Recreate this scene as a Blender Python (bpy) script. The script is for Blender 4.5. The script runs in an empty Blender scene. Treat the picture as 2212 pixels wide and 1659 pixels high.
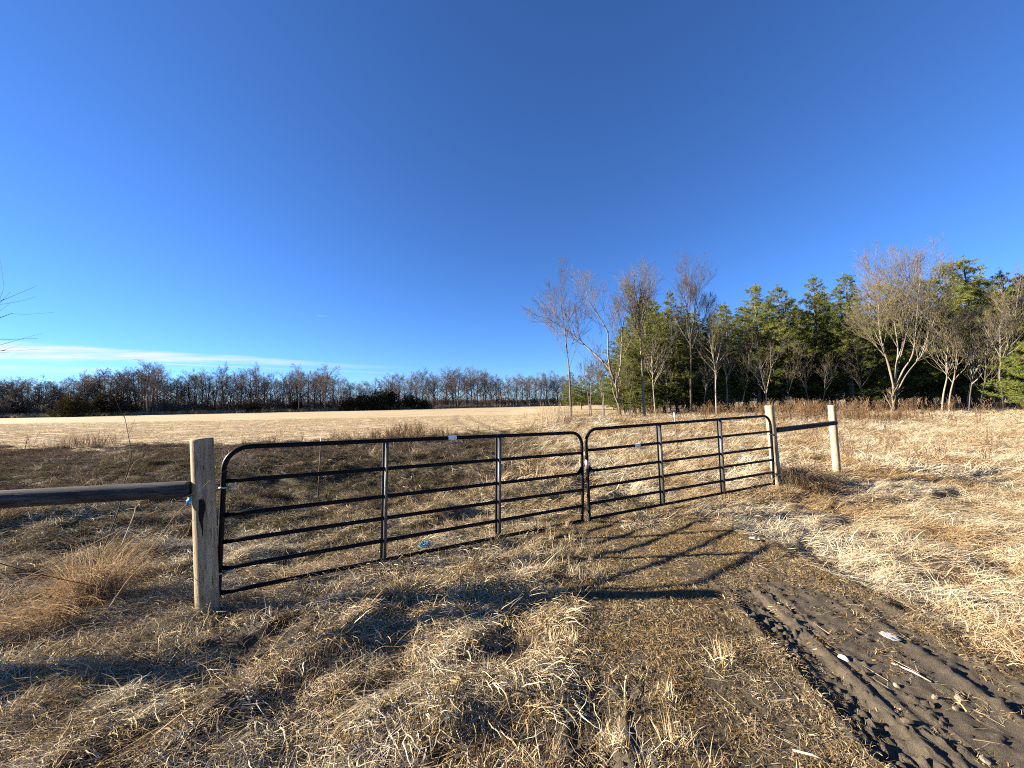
import bpy, bmesh, math, random
import numpy as np
from mathutils import Matrix, Vector, Euler

SC = bpy.context.scene
COL = SC.collection
R = math.radians

# ------------------------------------------------------------------ camera
CAM_H = 1.62
PITCH = math.atan(43 / 831)
ROLL = R(-1.0)
cam_d = bpy.data.cameras.new('camera')
cam_d.sensor_width = 36
cam_d.lens = 36 * 831 / 2212
cam_d.clip_start = 0.05
cam_d.clip_end = 5000
cam = bpy.data.objects.new('camera', cam_d)
COL.objects.link(cam)
CAM_R = Matrix.Rotation(R(90) + PITCH, 3, 'X') @ Matrix.Rotation(ROLL, 3, 'Z')
cam.matrix_world = Matrix.Translation((0, 0, CAM_H)) @ CAM_R.to_4x4()
SC.camera = cam

# ------------------------------------------------------------------ sky, sun, exposure
SUN_EL, SUN_AZ = 17.5, -90.0            # degrees; azimuth clockwise from +Y
SC.view_settings.view_transform = 'Standard'
SC.view_settings.look = 'None'
SC.view_settings.gamma = 1
SC.view_settings.exposure = 2.25
world = bpy.data.worlds.new('World')
SC.world = world
world.use_nodes = True
wt = world.node_tree
bg = wt.nodes['Background']
bg.inputs[1].default_value = 0.050
sky = wt.nodes.new('ShaderNodeTexSky')
sky.sky_type = 'NISHITA'
sky.sun_disc = False
sky.sun_elevation = R(SUN_EL)
sky.sun_rotation = R(SUN_AZ)
sky.air_density = 0.78
sky.dust_density = 0.0
sky.ozone_density = 7.6
sky.altitude = 0
sun_d = bpy.data.lights.new('sun', 'SUN')
sun_d.energy = 5.0
sun_d.angle = R(0.5)
sun_d.color = (1.0, 0.89, 0.745)
sun = bpy.data.objects.new('sun', sun_d)
COL.objects.link(sun)
sdir = Vector((math.sin(R(SUN_AZ)) * math.cos(R(SUN_EL)), math.cos(R(SUN_AZ)) * math.cos(R(SUN_EL)), math.sin(R(SUN_EL))))
sun.rotation_euler = sdir.to_track_quat('Z', 'Y').to_euler()
SC.cycles.filter_width = 1.05
SC.cycles.max_bounces = 3
SC.cycles.diffuse_bounces = 1
SC.cycles.glossy_bounces = 2
SC.cycles.transmission_bounces = 2
SC.cycles.transparent_max_bounces = 6
SC.cycles.caustics_reflective = False
SC.cycles.caustics_refractive = False


def at(px, py, Y):
    """world point at depth Y seen at a pixel of the 2212 x 1659 view"""
    d = CAM_R @ Vector(((px - 1106) / 831, (829.5 - py) / 831, -1))
    t = Y / d.y
    return Vector((d.x * t, Y, CAM_H + d.z * t))


def on_ground(px, py, z=0.0):
    d = CAM_R @ Vector(((px - 1106) / 831, (829.5 - py) / 831, -1))
    t = (z - CAM_H) / d.z
    return Vector((d.x * t, d.y * t, z))


# thin cirrus streaks low in the left of the sky, straight bands on the sky sphere
def N(tree, typ, **kw):
    n = tree.nodes.new(typ)
    for k, v in kw.items():
        setattr(n, k, v)
    return n


def sky_clouds():
    L = wt.links
    tc = N(wt, 'ShaderNodeTexCoord')
    sep = N(wt, 'ShaderNodeSeparateXYZ')
    L.new(tc.outputs['Generated'], sep.inputs[0])

    def M(op, a, b=None, clamp=False):
        m = N(wt, 'ShaderNodeMath', operation=op, use_clamp=clamp)
        for i, v in enumerate((a, b)):
            if v is None:
                continue
            if isinstance(v, (int, float)):
                m.inputs[i].default_value = v
            else:
                L.new(v, m.inputs[i])
        return m.outputs[0]
    ysafe = M('MAXIMUM', sep.outputs[1], 0.02)
    u = M('DIVIDE', sep.outputs[0], ysafe)
    v = M('DIVIDE', sep.outputs[2], ysafe)
    comb = N(wt, 'ShaderNodeCombineXYZ')
    L.new(u, comb.inputs[0])
    L.new(v, comb.inputs[1])

    def uv(px, py):
        d = CAM_R @ Vector(((px - 1106) / 831, (829.5 - py) / 831, -1))
        return d.x / d.y, d.z / d.y

    def noise(sx, sy, detail, loc=0.0):
        mp = N(wt, 'ShaderNodeMapping')
        mp.inputs['Scale'].default_value = (sx, sy, 1)
        mp.inputs['Location'].default_value = (loc, loc * 1.7, 0)
        mp.inputs['Rotation'].default_value = (0, 0, R(4.0))
        L.new(comb.outputs[0], mp.inputs[0])
        n = N(wt, 'ShaderNodeTexNoise')
        n.inputs['Scale'].default_value = 1
        n.inputs['Detail'].default_value = detail
        n.inputs['Roughness'].default_value = 0.6
        L.new(mp.outputs[0], n.inputs['Vector'])
        return n.outputs[0]
    n_str = noise(5, 90, 6)
    n_lump = noise(3, 14, 3, 4.3)
    wob = M('MULTIPLY', M('SUBTRACT', noise(4, 10, 2, 9.1), 0.5), 0.012)
    total = None
    # (start px, end px, half width at start, at end, strength, feather)
    for (x0, y0), (x1, y1), w0, w1, s in (
            ((-60, 752), (900, 796), 22, 2.5, 1.45), ((-60, 772), (560, 783), 10, 2.5, 0.55),
            ((-60, 794), (330, 801), 12, 4, 0.75), ((60, 745), (420, 768), 5, 3, 0.35),
            ((290, 783), (660, 799), 2.2, 1.6, 0.55), ((640, 797), (980, 812), 1.8, 1.5, 0.3),
            ((683, 682), (712, 683), 1.2, 0.8, 0.3), ((380, 800), (480, 776), 2.5, 2, 0.2)):
        ua, va = uv(x0, y0)
        ub, vb = uv(x1, y1)
        t = M('DIVIDE', M('SUBTRACT', u, ua), ub - ua)
        tcl = M('MAXIMUM', M('MINIMUM', t, 1.0), -0.8)
        cv = M('ADD', M('MULTIPLY', tcl, vb - va), va)
        hw = M('ADD', M('MULTIPLY', tcl, (w1 - w0) / 831), w0 / 831)
        off = M('DIVIDE', M('ABSOLUTE', M('SUBTRACT', M('ADD', v, wob if w0 > 4 else 0.0), cv)), hw)
        band = M('SUBTRACT', 1.0, off, True)
        band = M('POWER', band, 0.7)
        end1 = M('MULTIPLY', M('SUBTRACT', 1.02, t), 3.0, True)
        end0 = M('MULTIPLY', M('ADD', t, 0.9), 2.0, True) if x0 < 0 else M('MULTIPLY', M('ADD', t, 0.05), 4.0, True)
        tex = M('MULTIPLY', M('SUBTRACT', n_str, 0.28), 2.6, True) if w0 > 4 else 1.0
        m = M('MULTIPLY', M('MULTIPLY', M('MULTIPLY', band, end1), end0), tex)
        m = M('MULTIPLY', m, M('MULTIPLY', M('SUBTRACT', 1.0, M('MULTIPLY', tcl, 0.55)), s))
        total = m if total is None else M('ADD', total, m)
    total = M('MULTIPLY', total, M('ADD', M('MULTIPLY', n_lump, 0.8), 0.6))
    total = M('MINIMUM', M('MULTIPLY', total, M('GREATER_THAN', sep.outputs[1], 0.03)), 0.95)
    mix = N(wt, 'ShaderNodeMix', data_type='RGBA')
    L.new(total, mix.inputs[0])
    tint = N(wt, 'ShaderNodeMix', data_type='RGBA', blend_type='MULTIPLY')
    tint.inputs[0].default_value = 1.0
    tint.inputs[7].default_value = (0.91, 0.935, 1.03, 1)      # white balance of the whole sky
    L.new(sky.outputs[0], tint.inputs[6])
    L.new(tint.outputs[2], mix.inputs[6])
    mix.inputs[7].default_value = (3.9, 4.15, 4.3, 1)
    L.new(mix.outputs[2], bg.inputs[0])


sky_clouds()


# ------------------------------------------------------------------ helpers
def vnoise(x, y, seed=0):
    x = np.asarray(x, float)
    y = np.asarray(y, float)
    ix = np.floor(x).astype(np.int64)
    iy = np.floor(y).astype(np.int64)
    fx = x - ix
    fy = y - iy
    fx = fx * fx * (3 - 2 * fx)
    fy = fy * fy * (3 - 2 * fy)

    def h(a, b):
        n = (a * 374761393 + b * 668265263 + seed * 974634777) & 0xFFFFFFFF
        n = ((n ^ (n >> 13)) * 1274126177) & 0xFFFFFFFF
        n = ((n ^ (n >> 16)) * 2246822519) & 0xFFFFFFFF
        return ((n ^ (n >> 15)) & 0xFFFF) / 65535.0
    a = h(ix, iy)
    b = h(ix + 1, iy)
    c = h(ix, iy + 1)
    d = h(ix + 1, iy + 1)
    return a + (b - a) * fx + (c - a) * fy + (a - b - c + d) * fx * fy


def fbm(x, y, seed=0, oct=3):
    s = 0
    a = 0.5
    t = 0
    for i in range(oct):
        s = s + a * vnoise(x * 2 ** i, y * 2 ** i, seed + i * 17)
        t += a
        a *= 0.5
    return s / t


def sst(a, b, x):
    t = np.clip((x - a) / (b - a), 0, 1)
    return t * t * (3 - 2 * t)


def make_mesh(name, verts, tris=None, quads=None, smooth=False, attrs=None):
    me = bpy.data.meshes.new(name)
    verts = np.asarray(verts, np.float32)
    me.vertices.add(len(verts))
    me.vertices.foreach_set('co', verts.ravel())
    loops = []
    starts = []
    tot = 0
    for f, k in ((tris, 3), (quads, 4)):
        if f is None or len(f) == 0:
            continue
        f = np.asarray(f, np.int32)
        loops.append(f.ravel())
        starts.append(np.arange(len(f), dtype=np.int32) * k + tot)
        tot += f.size
    loops = np.concatenate(loops)
    starts = np.concatenate(starts)
    me.loops.add(len(loops))
    me.loops.foreach_set('vertex_index', loops)
    me.polygons.add(len(starts))
    me.polygons.foreach_set('loop_start', starts)
    if smooth:
        me.polygons.foreach_set('use_smooth', np.ones(len(starts), bool))
    for k, v in (attrs or {}).items():
        a = me.attributes.new(k, 'FLOAT', 'POINT')
        a.data.foreach_set('value', np.asarray(v, np.float32))
    me.update(calc_edges=True)
    return me


def obj(name, me, mat=None, parent=None, loc=None, rot=None):
    o = bpy.data.objects.new(name, me)
    COL.objects.link(o)
    if mat is not None and me is not None and not me.materials:
        me.materials.append(mat)
    if parent is not None:
        o.parent = parent
    if loc is not None:
        o.location = loc
    if rot is not None:
        o.rotation_euler = rot
    return o


def tag(o, label=None, cat=None, group=None, kind=None):
    if label:
        o['label'] = label
    if cat:
        o['category'] = cat
    if group:
        o['group'] = group
    if kind:
        o['kind'] = kind
    return o


def empty(name, loc=(0, 0, 0), rz=0.0):
    o = bpy.data.objects.new(name, None)
    o.empty_display_size = 0.2
    COL.objects.link(o)
    o.location = loc
    o.rotation_euler = (0, 0, rz)
    return o


def copy_tree(o, parent=None):
    c = o.copy()
    COL.objects.link(c)
    c.parent = parent
    for ch in list(o.children):
        copy_tree(ch, c)
    return c


def tubes(polys, sides=6, cap=False):
    """polys: list of (pts n x 3, radii n). -> verts, quads, tris"""
    groups = {}
    for p, r in polys:
        groups.setdefault(len(p), []).append((p, r))
    V = []
    Q = []
    T = []
    base = 0
    ang = np.arange(sides) * 2 * np.pi / sides
    ca, sa = np.cos(ang), np.sin(ang)
    for n, lst in groups.items():
        P = np.array([a for a, _ in lst], float)
        Rr = np.array([b for _, b in lst], float)
        m = len(lst)
        tan = np.gradient(P, axis=1)
        tan /= np.linalg.norm(tan, axis=2, keepdims=True) + 1e-9
        mt = P[:, -1] - P[:, 0]
        ref = np.where((np.abs(mt[:, 2:3]) > 0.8 * np.linalg.norm(mt, axis=1, keepdims=True)), np.array([[1., 0, 0]]), np.array([[0, 0, 1.]]))
        ref = np.repeat(ref[:, None, :], n, 1)
        u = np.cross(tan, ref)
        u /= np.linalg.norm(u, axis=2, keepdims=True) + 1e-9
        w = np.cross(tan, u)
        ring = P[:, :, None, :] + Rr[:, :, None, None] * (u[:, :, None, :] * ca[None, None, :, None] + w[:, :, None, :] * sa[None, None, :, None])
        V.append(ring.reshape(-1, 3))
        idx = base + np.arange(m * n * sides).reshape(m, n, sides)
        a = idx[:, :-1, :]
        b = np.roll(idx, -1, 2)[:, :-1, :]
        c = np.roll(idx, -1, 2)[:, 1:, :]
        d = idx[:, 1:, :]
        Q.append(np.stack([a, b, c, d], -1).reshape(-1, 4))
        if cap:
            for k in range(m):
                for end, fl in ((0, False), (n - 1, True)):
                    ringi = idx[k, end]
                    for j in range(1, sides - 1):
                        T.append((ringi[0], ringi[j], ringi[j + 1]) if fl else (ringi[0], ringi[j + 1], ringi[j]))
        base += m * n * sides
    return np.concatenate(V), np.concatenate(Q), (np.array(T, np.int32) if T else None)


def merge(parts):
    V = []
    Q = []
    T = []
    b = 0
    for v, q, t in parts:
        V.append(v)
        if q is not None and len(q):
            Q.append(np.asarray(q) + b)
        if t is not None and len(t):
            T.append(np.asarray(t) + b)
        b += len(v)
    return np.concatenate(V), (np.concatenate(Q) if Q else None), (np.concatenate(T) if T else None)


def tube_mesh(name, polys, sides=8, cap=True, smooth=True):
    v, q, t = tubes(polys, sides, cap)
    return make_mesh(name, v, t, q, smooth)


def box_geo(x0, x1, y0, y1, z0, z1):
    v = np.array([(x, y, z) for z in (z0, z1) for y in (y0, y1) for x in (x0, x1)], float)
    q = np.array([(0, 2, 3, 1), (4, 5, 7, 6), (0, 1, 5, 4), (2, 6, 7, 3), (0, 4, 6, 2), (1, 3, 7, 5)])
    return v, q, None


# ------------------------------------------------------------------ materials
def new_mat(name):
    m = bpy.data.materials.new(name)
    m.use_nodes = True
    t = m.node_tree
    p = t.nodes['Principled BSDF']
    return m, t, p


def ramp(t, fac, stops):
    r = N(t, 'ShaderNodeValToRGB')
    el = r.color_ramp.elements
    while len(el) < len(stops):
        el.new(0.5)
    for e, (pos, c) in zip(el, stops):
        e.position = pos
        e.color = (*c, 1)
    t.links.new(fac, r.inputs[0])
    return r.outputs[0]


def tex_noise(t, vec, scale, detail=4, rough=0.55, map_scale=None):
    if map_scale is not None:
        mp = N(t, 'ShaderNodeMapping')
        mp.inputs['Scale'].default_value = map_scale
        t.links.new(vec, mp.inputs[0])
        vec = mp.outputs[0]
    n = N(t, 'ShaderNodeTexNoise')
    n.inputs['Scale'].default_value = scale
    n.inputs['Detail'].default_value = detail
    n.inputs['Roughness'].default_value = rough
    t.links.new(vec, n.inputs['Vector'])
    return n.outputs[0]


def mixc(t, fac, a, b, typ='MIX'):
    m = N(t, 'ShaderNodeMix', data_type='RGBA', blend_type=typ)
    for i, v in ((0, fac), (6, a), (7, b)):
        if isinstance(v, (int, float)):
            m.inputs[i].default_value = v
        elif isinstance(v, tuple):
            m.inputs[i].default_value = (*v, 1)
        else:
            t.links.new(v, m.inputs[i])
    return m.outputs[2]


def mth(t, op, a, b=None, clamp=False):
    m = N(t, 'ShaderNodeMath', operation=op, use_clamp=clamp)
    for i, v in enumerate((a, b)):
        if v is None:
            continue
        if isinstance(v, (int, float)):
            m.inputs[i].default_value = v
        else:
            t.links.new(v, m.inputs[i])
    return m.outputs[0]


def bump(t, p, height, strength=0.5, dist=0.01):
    b = N(t, 'ShaderNodeBump')
    b.inputs['Strength'].default_value = strength
    b.inputs['Distance'].default_value = dist
    t.links.new(height, b.inputs['Height'])
    t.links.new(b.outputs[0], p.inputs['Normal'])


def blade_mat(name, stops, patch, patch_scale=0.8, trans=0.3, rand_mix=0.5, gloss=0.0):
    """dead grass: colour varies per blade (attribute br), per tuft and in patches on the ground"""
    m, t, p = new_mat(name)
    t.nodes.remove(p)
    at_ = N(t, 'ShaderNodeAttribute', attribute_name='br')
    oi = N(t, 'ShaderNodeObjectInfo')
    geo = N(t, 'ShaderNodeNewGeometry')
    f = mth(t, 'ADD', mth(t, 'MULTIPLY', at_.outputs['Fac'], 1 - rand_mix), mth(t, 'MULTIPLY', oi.outputs['Random'], rand_mix))
    c = ramp(t, f, stops)
    pn = tex_noise(t, geo.outputs['Position'], patch_scale, 3)
    pf = ramp(t, pn, ((0.40, (0, 0, 0)), (0.62, (1, 1, 1))))
    c = mixc(t, mth(t, 'MULTIPLY', pf, patch[1]), c, patch[0], 'MULTIPLY')
    d = N(t, 'ShaderNodeBsdfDiffuse')
    tr = N(t, 'ShaderNodeBsdfTranslucent')
    mx = N(t, 'ShaderNodeMixShader')
    mx.inputs[0].default_value = trans
    t.links.new(c, d.inputs[0])
    t.links.new(c, tr.inputs[0])
    t.links.new(d.outputs[0], mx.inputs[1])
    t.links.new(tr.outputs[0], mx.inputs[2])
    out = mx.outputs[0]
    if gloss > 0:
        g = N(t, 'ShaderNodeBsdfGlossy')
        g.inputs['Roughness'].default_value = 0.45
        g.inputs['Color'].default_value = (0.9, 0.9, 0.85, 1)
        m2 = N(t, 'ShaderNodeMixShader')
        m2.inputs[0].default_value = gloss
        t.links.new(out, m2.inputs[1])
        t.links.new(g.outputs[0], m2.inputs[2])
        out = m2.outputs[0]
    t.links.new(out, t.nodes['Material Output'].inputs[0])
    return m


def bark_mat(name, c0, c1, scale=6, mscale=(1, 1, 0.25)):
    m, t, p = new_mat(name)
    geo = N(t, 'ShaderNodeNewGeometry')
    n = tex_noise(t, geo.outputs['Position'], scale, 4, 0.6, mscale)
    c = ramp(t, n, ((0.3, c0), (0.7, c1)))
    oi = N(t, 'ShaderNodeObjectInfo')
    c = mixc(t, mth(t, 'MULTIPLY', oi.outputs['Random'], 0.45), c, tuple(v * 0.6 for v in c0))
    t.links.new(c, p.inputs['Base Color'])
    p.inputs['Roughness'].default_value = 0.9
    p.inputs['Specular IOR Level'].default_value = 0.15
    return m


MAT = {}
MAT['bark_pale'] = bark_mat('bark_pale', (0.15, 0.122, 0.088), (0.27, 0.232, 0.175))
MAT['twig_pale'] = bark_mat('twig_pale', (0.125, 0.098, 0.060), (0.205, 0.168, 0.11))
MAT['twig_dark'] = bark_mat('twig_dark', (0.080, 0.064, 0.042), (0.14, 0.115, 0.08))
MAT['bark_grey'] = bark_mat('bark_grey', (0.10, 0.085, 0.068), (0.20, 0.17, 0.135))
MAT['bark_far'] = bark_mat('bark_far', (0.092, 0.073, 0.058), (0.158, 0.128, 0.103), 0.6)
MAT['bark_red'] = bark_mat('bark_red', (0.10, 0.064, 0.045), (0.17, 0.112, 0.08), 0.8)
MAT['bark_pine'] = bark_mat('bark_pine', (0.085, 0.068, 0.052), (0.20, 0.165, 0.13))


def needle_mat(name, stops, trans=0.25):
    m, t, p = new_mat(name)
    t.nodes.remove(p)
    a = N(t, 'ShaderNodeAttribute', attribute_name='br')
    oi = N(t, 'ShaderNodeObjectInfo')
    f = mth(t, 'ADD', mth(t, 'MULTIPLY', a.outputs['Fac'], 0.7), mth(t, 'MULTIPLY', oi.outputs['Random'], 0.3))
    c = ramp(t, f, stops)
    d = N(t, 'ShaderNodeBsdfDiffuse')
    tr = N(t, 'ShaderNodeBsdfTranslucent')
    mx = N(t, 'ShaderNodeMixShader')
    mx.inputs[0].default_value = trans
    t.links.new(c, d.inputs[0])
    t.links.new(c, tr.inputs[0])
    t.links.new(d.outputs[0], mx.inputs[1])
    t.links.new(tr.outputs[0], mx.inputs[2])
    t.links.new(mx.outputs[0], t.nodes['Material Output'].inputs[0])
    return m


MAT['needles'] = needle_mat('pine_needles', ((0.0, (0.060, 0.074, 0.018)), (0.5, (0.135, 0.150, 0.036)), (1.0, (0.235, 0.235, 0.068))))
MAT['needles_bright'] = needle_mat('pine_needles_yellow_green', ((0.0, (0.07, 0.10, 0.02)), (0.6, (0.14, 0.165, 0.03)), (1.0, (0.22, 0.225, 0.05))))  # yellow-green needles of the young pine
MAT['cedar'] = needle_mat('cedar_leaf', ((0.0, (0.022, 0.022, 0.010)), (0.6, (0.045, 0.040, 0.018)), (1.0, (0.085, 0.058, 0.028))), 0.15)


# ------------------------------------------------------------------ terrain
RUT_L, RUT_R = 0.31, 1.68


def track_x(y):
    return 0.10 * np.sin(y * 0.55 + 0.3) + 0.13 * (y - 2.2)


def path_x(y):
    """centre of the two-track beyond the gate"""
    return np.interp(y, [0, 5.6, 10, 20, 42, 70, 110], [1.25, 1.1, 0.9, -0.6, -5.0, -9.0, -12.0])


def zones(x, y):
    n1 = fbm(x * 1.3, y * 1.3, 5) - 0.5
    n2 = fbm(x * 4, y * 4, 9) - 0.5
    xx = x + 0.55 * n1 + 0.25 * n2
    tx = track_x(y)
    near = 1 - sst(5.2, 6.4, y + n1)
    trod = sst(-0.10, 0.45, xx - 0.03 * (4 - y)) * (1 - sst(2.75, 3.15, xx - 0.10 * (3.5 - y))) * near
    mudr = sst(1.15, 1.75, xx - tx * 0.7) * (1 - sst(2.55, 3.15, xx - 0.15 * (2.6 - y))) * (1 - sst(3.3, 4.1, y + n2)) * near
    mudl = sst(0.12, 0.24, xx - tx) * (1 - sst(0.42, 0.55, xx - tx)) * (1 - sst(2.2, 2.6, y + n2 * 0.5))
    mud = np.clip(np.maximum(mudr, 0.8 * mudl), 0, 1)
    edge = np.interp(x, [-60, -14, -6, -2, 0.5, 3, 8, 30], [16.5, 16.5, 17.5, 19.5, 24, 30, 40, 60]) + 5.0 * (fbm(x * 0.45, y * 0.45, 21) - 0.5)
    field = sst(-2.0, 2.0, y - edge + 2.0 * (vnoise(x * 1.7, y * 1.7, 23) - 0.5))
    px = path_x(y)
    dpx = np.abs(x - px)
    pth = np.exp(-((dpx - 0.85) / 0.42) ** 2) * sst(5.5, 6.5, y) * (1 - sst(45, 75, y))
    green = sst(-0.3, -2.0, x + 1.6 * n1 - 0.10 * (y - 6)) * sst(3.9, 5.2, y + n1 * 2) * (1 - sst(12.0, 15.0, y + 3 * n1))
    return dict(trod=trod, mud=mud, field=field, path=pth, green=green)


def terrain(x, y, z=None):
    x = np.asarray(x, float)
    y = np.asarray(y, float)
    Z = zones(x, y) if z is None else z
    h = 0.04 * np.sin(x * 0.21 + 0.5) * np.sin(y * 0.17) * (1 - sst(40, 90, np.hypot(x, y)))
    # meeting point of the gates lies a little lower, hinge posts a little higher
    h = h - 0.10 * np.exp(-((x - 1.0) / 1.8) ** 2 - ((y - 5.6) / 1.6) ** 2)
    h = h + 0.04 * sst(3.0, 5.0, x) * sst(5, 8, y)
    # the ground climbs gently towards the pine stand
    h = h + 0.40 * sst(11, 27, y) * sst(-1, 6, x) * (1 - sst(70, 130, y))
    # shallow ditch behind the left gate
    dl = y - (8.6 + 0.05 * x)
    h = h - 0.30 * np.exp(-(dl / 2.4) ** 2) * sst(0.3, -2.5, x)
    h = h + 0.16 * np.exp(-((x + 6.5) / 2.5) ** 2 - ((y - 6.0) / 3.0) ** 2)
    rough = (1 - Z['field']) * (1 - Z['trod']) * (1 - 0.6 * Z['path'])
    near = 1 - sst(10, 26, np.hypot(x, y))
    # hummocks stretched along the lie of the grass
    a, b = x * 0.8 + y * 0.6, -x * 0.6 + y * 0.8
    hm = (fbm(a * 1.1, b * 2.1, 31) - 0.5) * 0.20 + (vnoise(a * 3.0, b * 4.6, 37) - 0.5) * 0.10 + (vnoise(a * 7.0, b * 9.0, 38) - 0.5) * 0.05
    hr = (fbm(a * 1.2, b * 1.5, 41) - 0.5) * 0.17 + (vnoise(a * 3.4, b * 4, 47) - 0.5) * 0.075 + (vnoise(a * 8, b * 8, 48) - 0.5) * 0.03
    hm = hm * (1 + 0.7 * sst(4.5, 7.0, y))
    side = sst(1.0, 2.6, x)
    gd = np.minimum(np.abs((x + 2.57) * -0.524 + (y - 3.41) * 0.852) + 9 * (x > 1.2), np.abs((x - 1.06) * -0.41 + (y - 5.52) * 0.912) + 9 * (x < 0.9))
    flat = 1 - 0.72 * np.exp(-(gd / 0.45) ** 2)
    h = h + rough * near * (hm * (1 - side) + hr * side) * (1 - 0.15 * Z['green']) * flat
    h = h - 0.085 * rough * (1 - sst(14, 22, y))
    # left bank added, tilted away from the sun so this strip darkens
    h = h + np.clip(-0.085 * (x + 3.6), 0, 0.34) * sst(3.6, 5.5, y) * (1 - sst(9.5, 15.0, y)) * (1 - sst(8, 16, -x))
    h = h + Z['trod'] * (1 - Z['mud']) * (fbm(x * 5, y * 5, 53) - 0.5) * 0.022
    h = h + Z['field'] * (fbm(x * 0.35, y * 0.35, 59) - 0.5) * 0.10
    h = h - 0.05 * Z['path']
    # tyre ruts with tread lugs
    tx = track_x(y)
    nn = vnoise(x * 9, y * 9, 61)
    for xc, w, y1, dep in ((RUT_L, 0.12, 2.35, 0.024), (RUT_R, 0.12, 3.5, 0.023), (2.55, 0.10, 3.6, 0.012)):
        dx = x - xc - tx
        msk = (1 - sst(w * 0.8, w * 1.15, np.abs(dx))) * (1 - sst(y1 - 0.5, y1 + 0.3, y + 0.4 * (nn - 0.5)))
        rim = np.exp(-((np.abs(dx) - w * 1.25) / 0.035) ** 2) * (1 - sst(y1 - 0.5, y1 + 0.3, y))
        cyc = (y / 0.088 + 1.6 * np.abs(dx) / 0.12 * 0.35 + 0.5 * (dx > 0) + 0.75 * (nn - 0.5) + 0.5 * (vnoise(x * 4, y * 4, 64) - 0.5)) % 1.0
        blk = sst(0.10, 0.22, cyc) * (1 - sst(0.62, 0.74, cyc))
        grv = sst(0.006, 0.016, np.abs(dx)) * sst(0.006, 0.016, np.abs(np.abs(dx) - 0.055))
        lug = blk * grv * (0.25 + 1.0 * nn) * (0.3 + 1.0 * sst(0.35, 0.6, vnoise(x * 5, y * 5, 65))) + 0.35 * (vnoise(x * 45, y * 45, 63) - 0.3)
        h = h + msk * (-dep + dep * 0.85 * lug) + rim * 0.012
    # scraped mud: long drag marks and clods
    drag = (vnoise((x - tx) * 26, y * 0.9, 67) - 0.5) * 0.008 + (vnoise((x - tx) * 46, y * 1.6, 68) - 0.5) * 0.008 + (fbm(x * 30, y * 30, 69) - 0.5) * 0.010
    clod = np.maximum(0, fbm(x * 26, y * 26, 71) - 0.60) * 0.09
    h = h + Z['mud'] * (drag - 0.012 + clod)
    return h


def grid_axis(lo, fine0, fine1, hi, step, grow):
    a = list(np.arange(fine0, fine1, step))
    s = step
    v = fine1
    while v < hi:
        a.append(v)
        s *= grow
        v += s
    a.append(hi)
    s = step
    v = fine0
    b = []
    while v > lo:
        s *= grow
        v -= s
        b.append(v)
    b[-1] = lo
    return np.array(b[::-1] + a)


gx = grid_axis(-900, -3.2, 4.2, 900, 0.024, 1.055)
gx = np.unique(np.round(np.concatenate([gx, np.arange(1.55, 2.15, 0.010), np.arange(0.15, 0.62, 0.012)]), 4))
gy = grid_axis(-60, 1.3, 3.6, 1100, 0.0125, 1.045)
GX, GY = np.meshgrid(gx, gy)
zz = zones(GX.ravel(), GY.ravel())
gz = terrain(GX.ravel(), GY.ravel(), zz)
nx_, ny_ = len(gx), len(gy)
ii = np.arange(nx_ * ny_).reshape(ny_, nx_)
gq = np.stack([ii[:-1, :-1], ii[:-1, 1:], ii[1:, 1:], ii[1:, :-1]], -1).reshape(-1, 4)
me = make_mesh('ground', np.stack([GX.ravel(), GY.ravel(), gz], -1), None, gq, True,
               dict(mud=zz['mud'], trod=zz['trod'], field=zz['field'], path=zz['path'], green=zz['green']))


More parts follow.
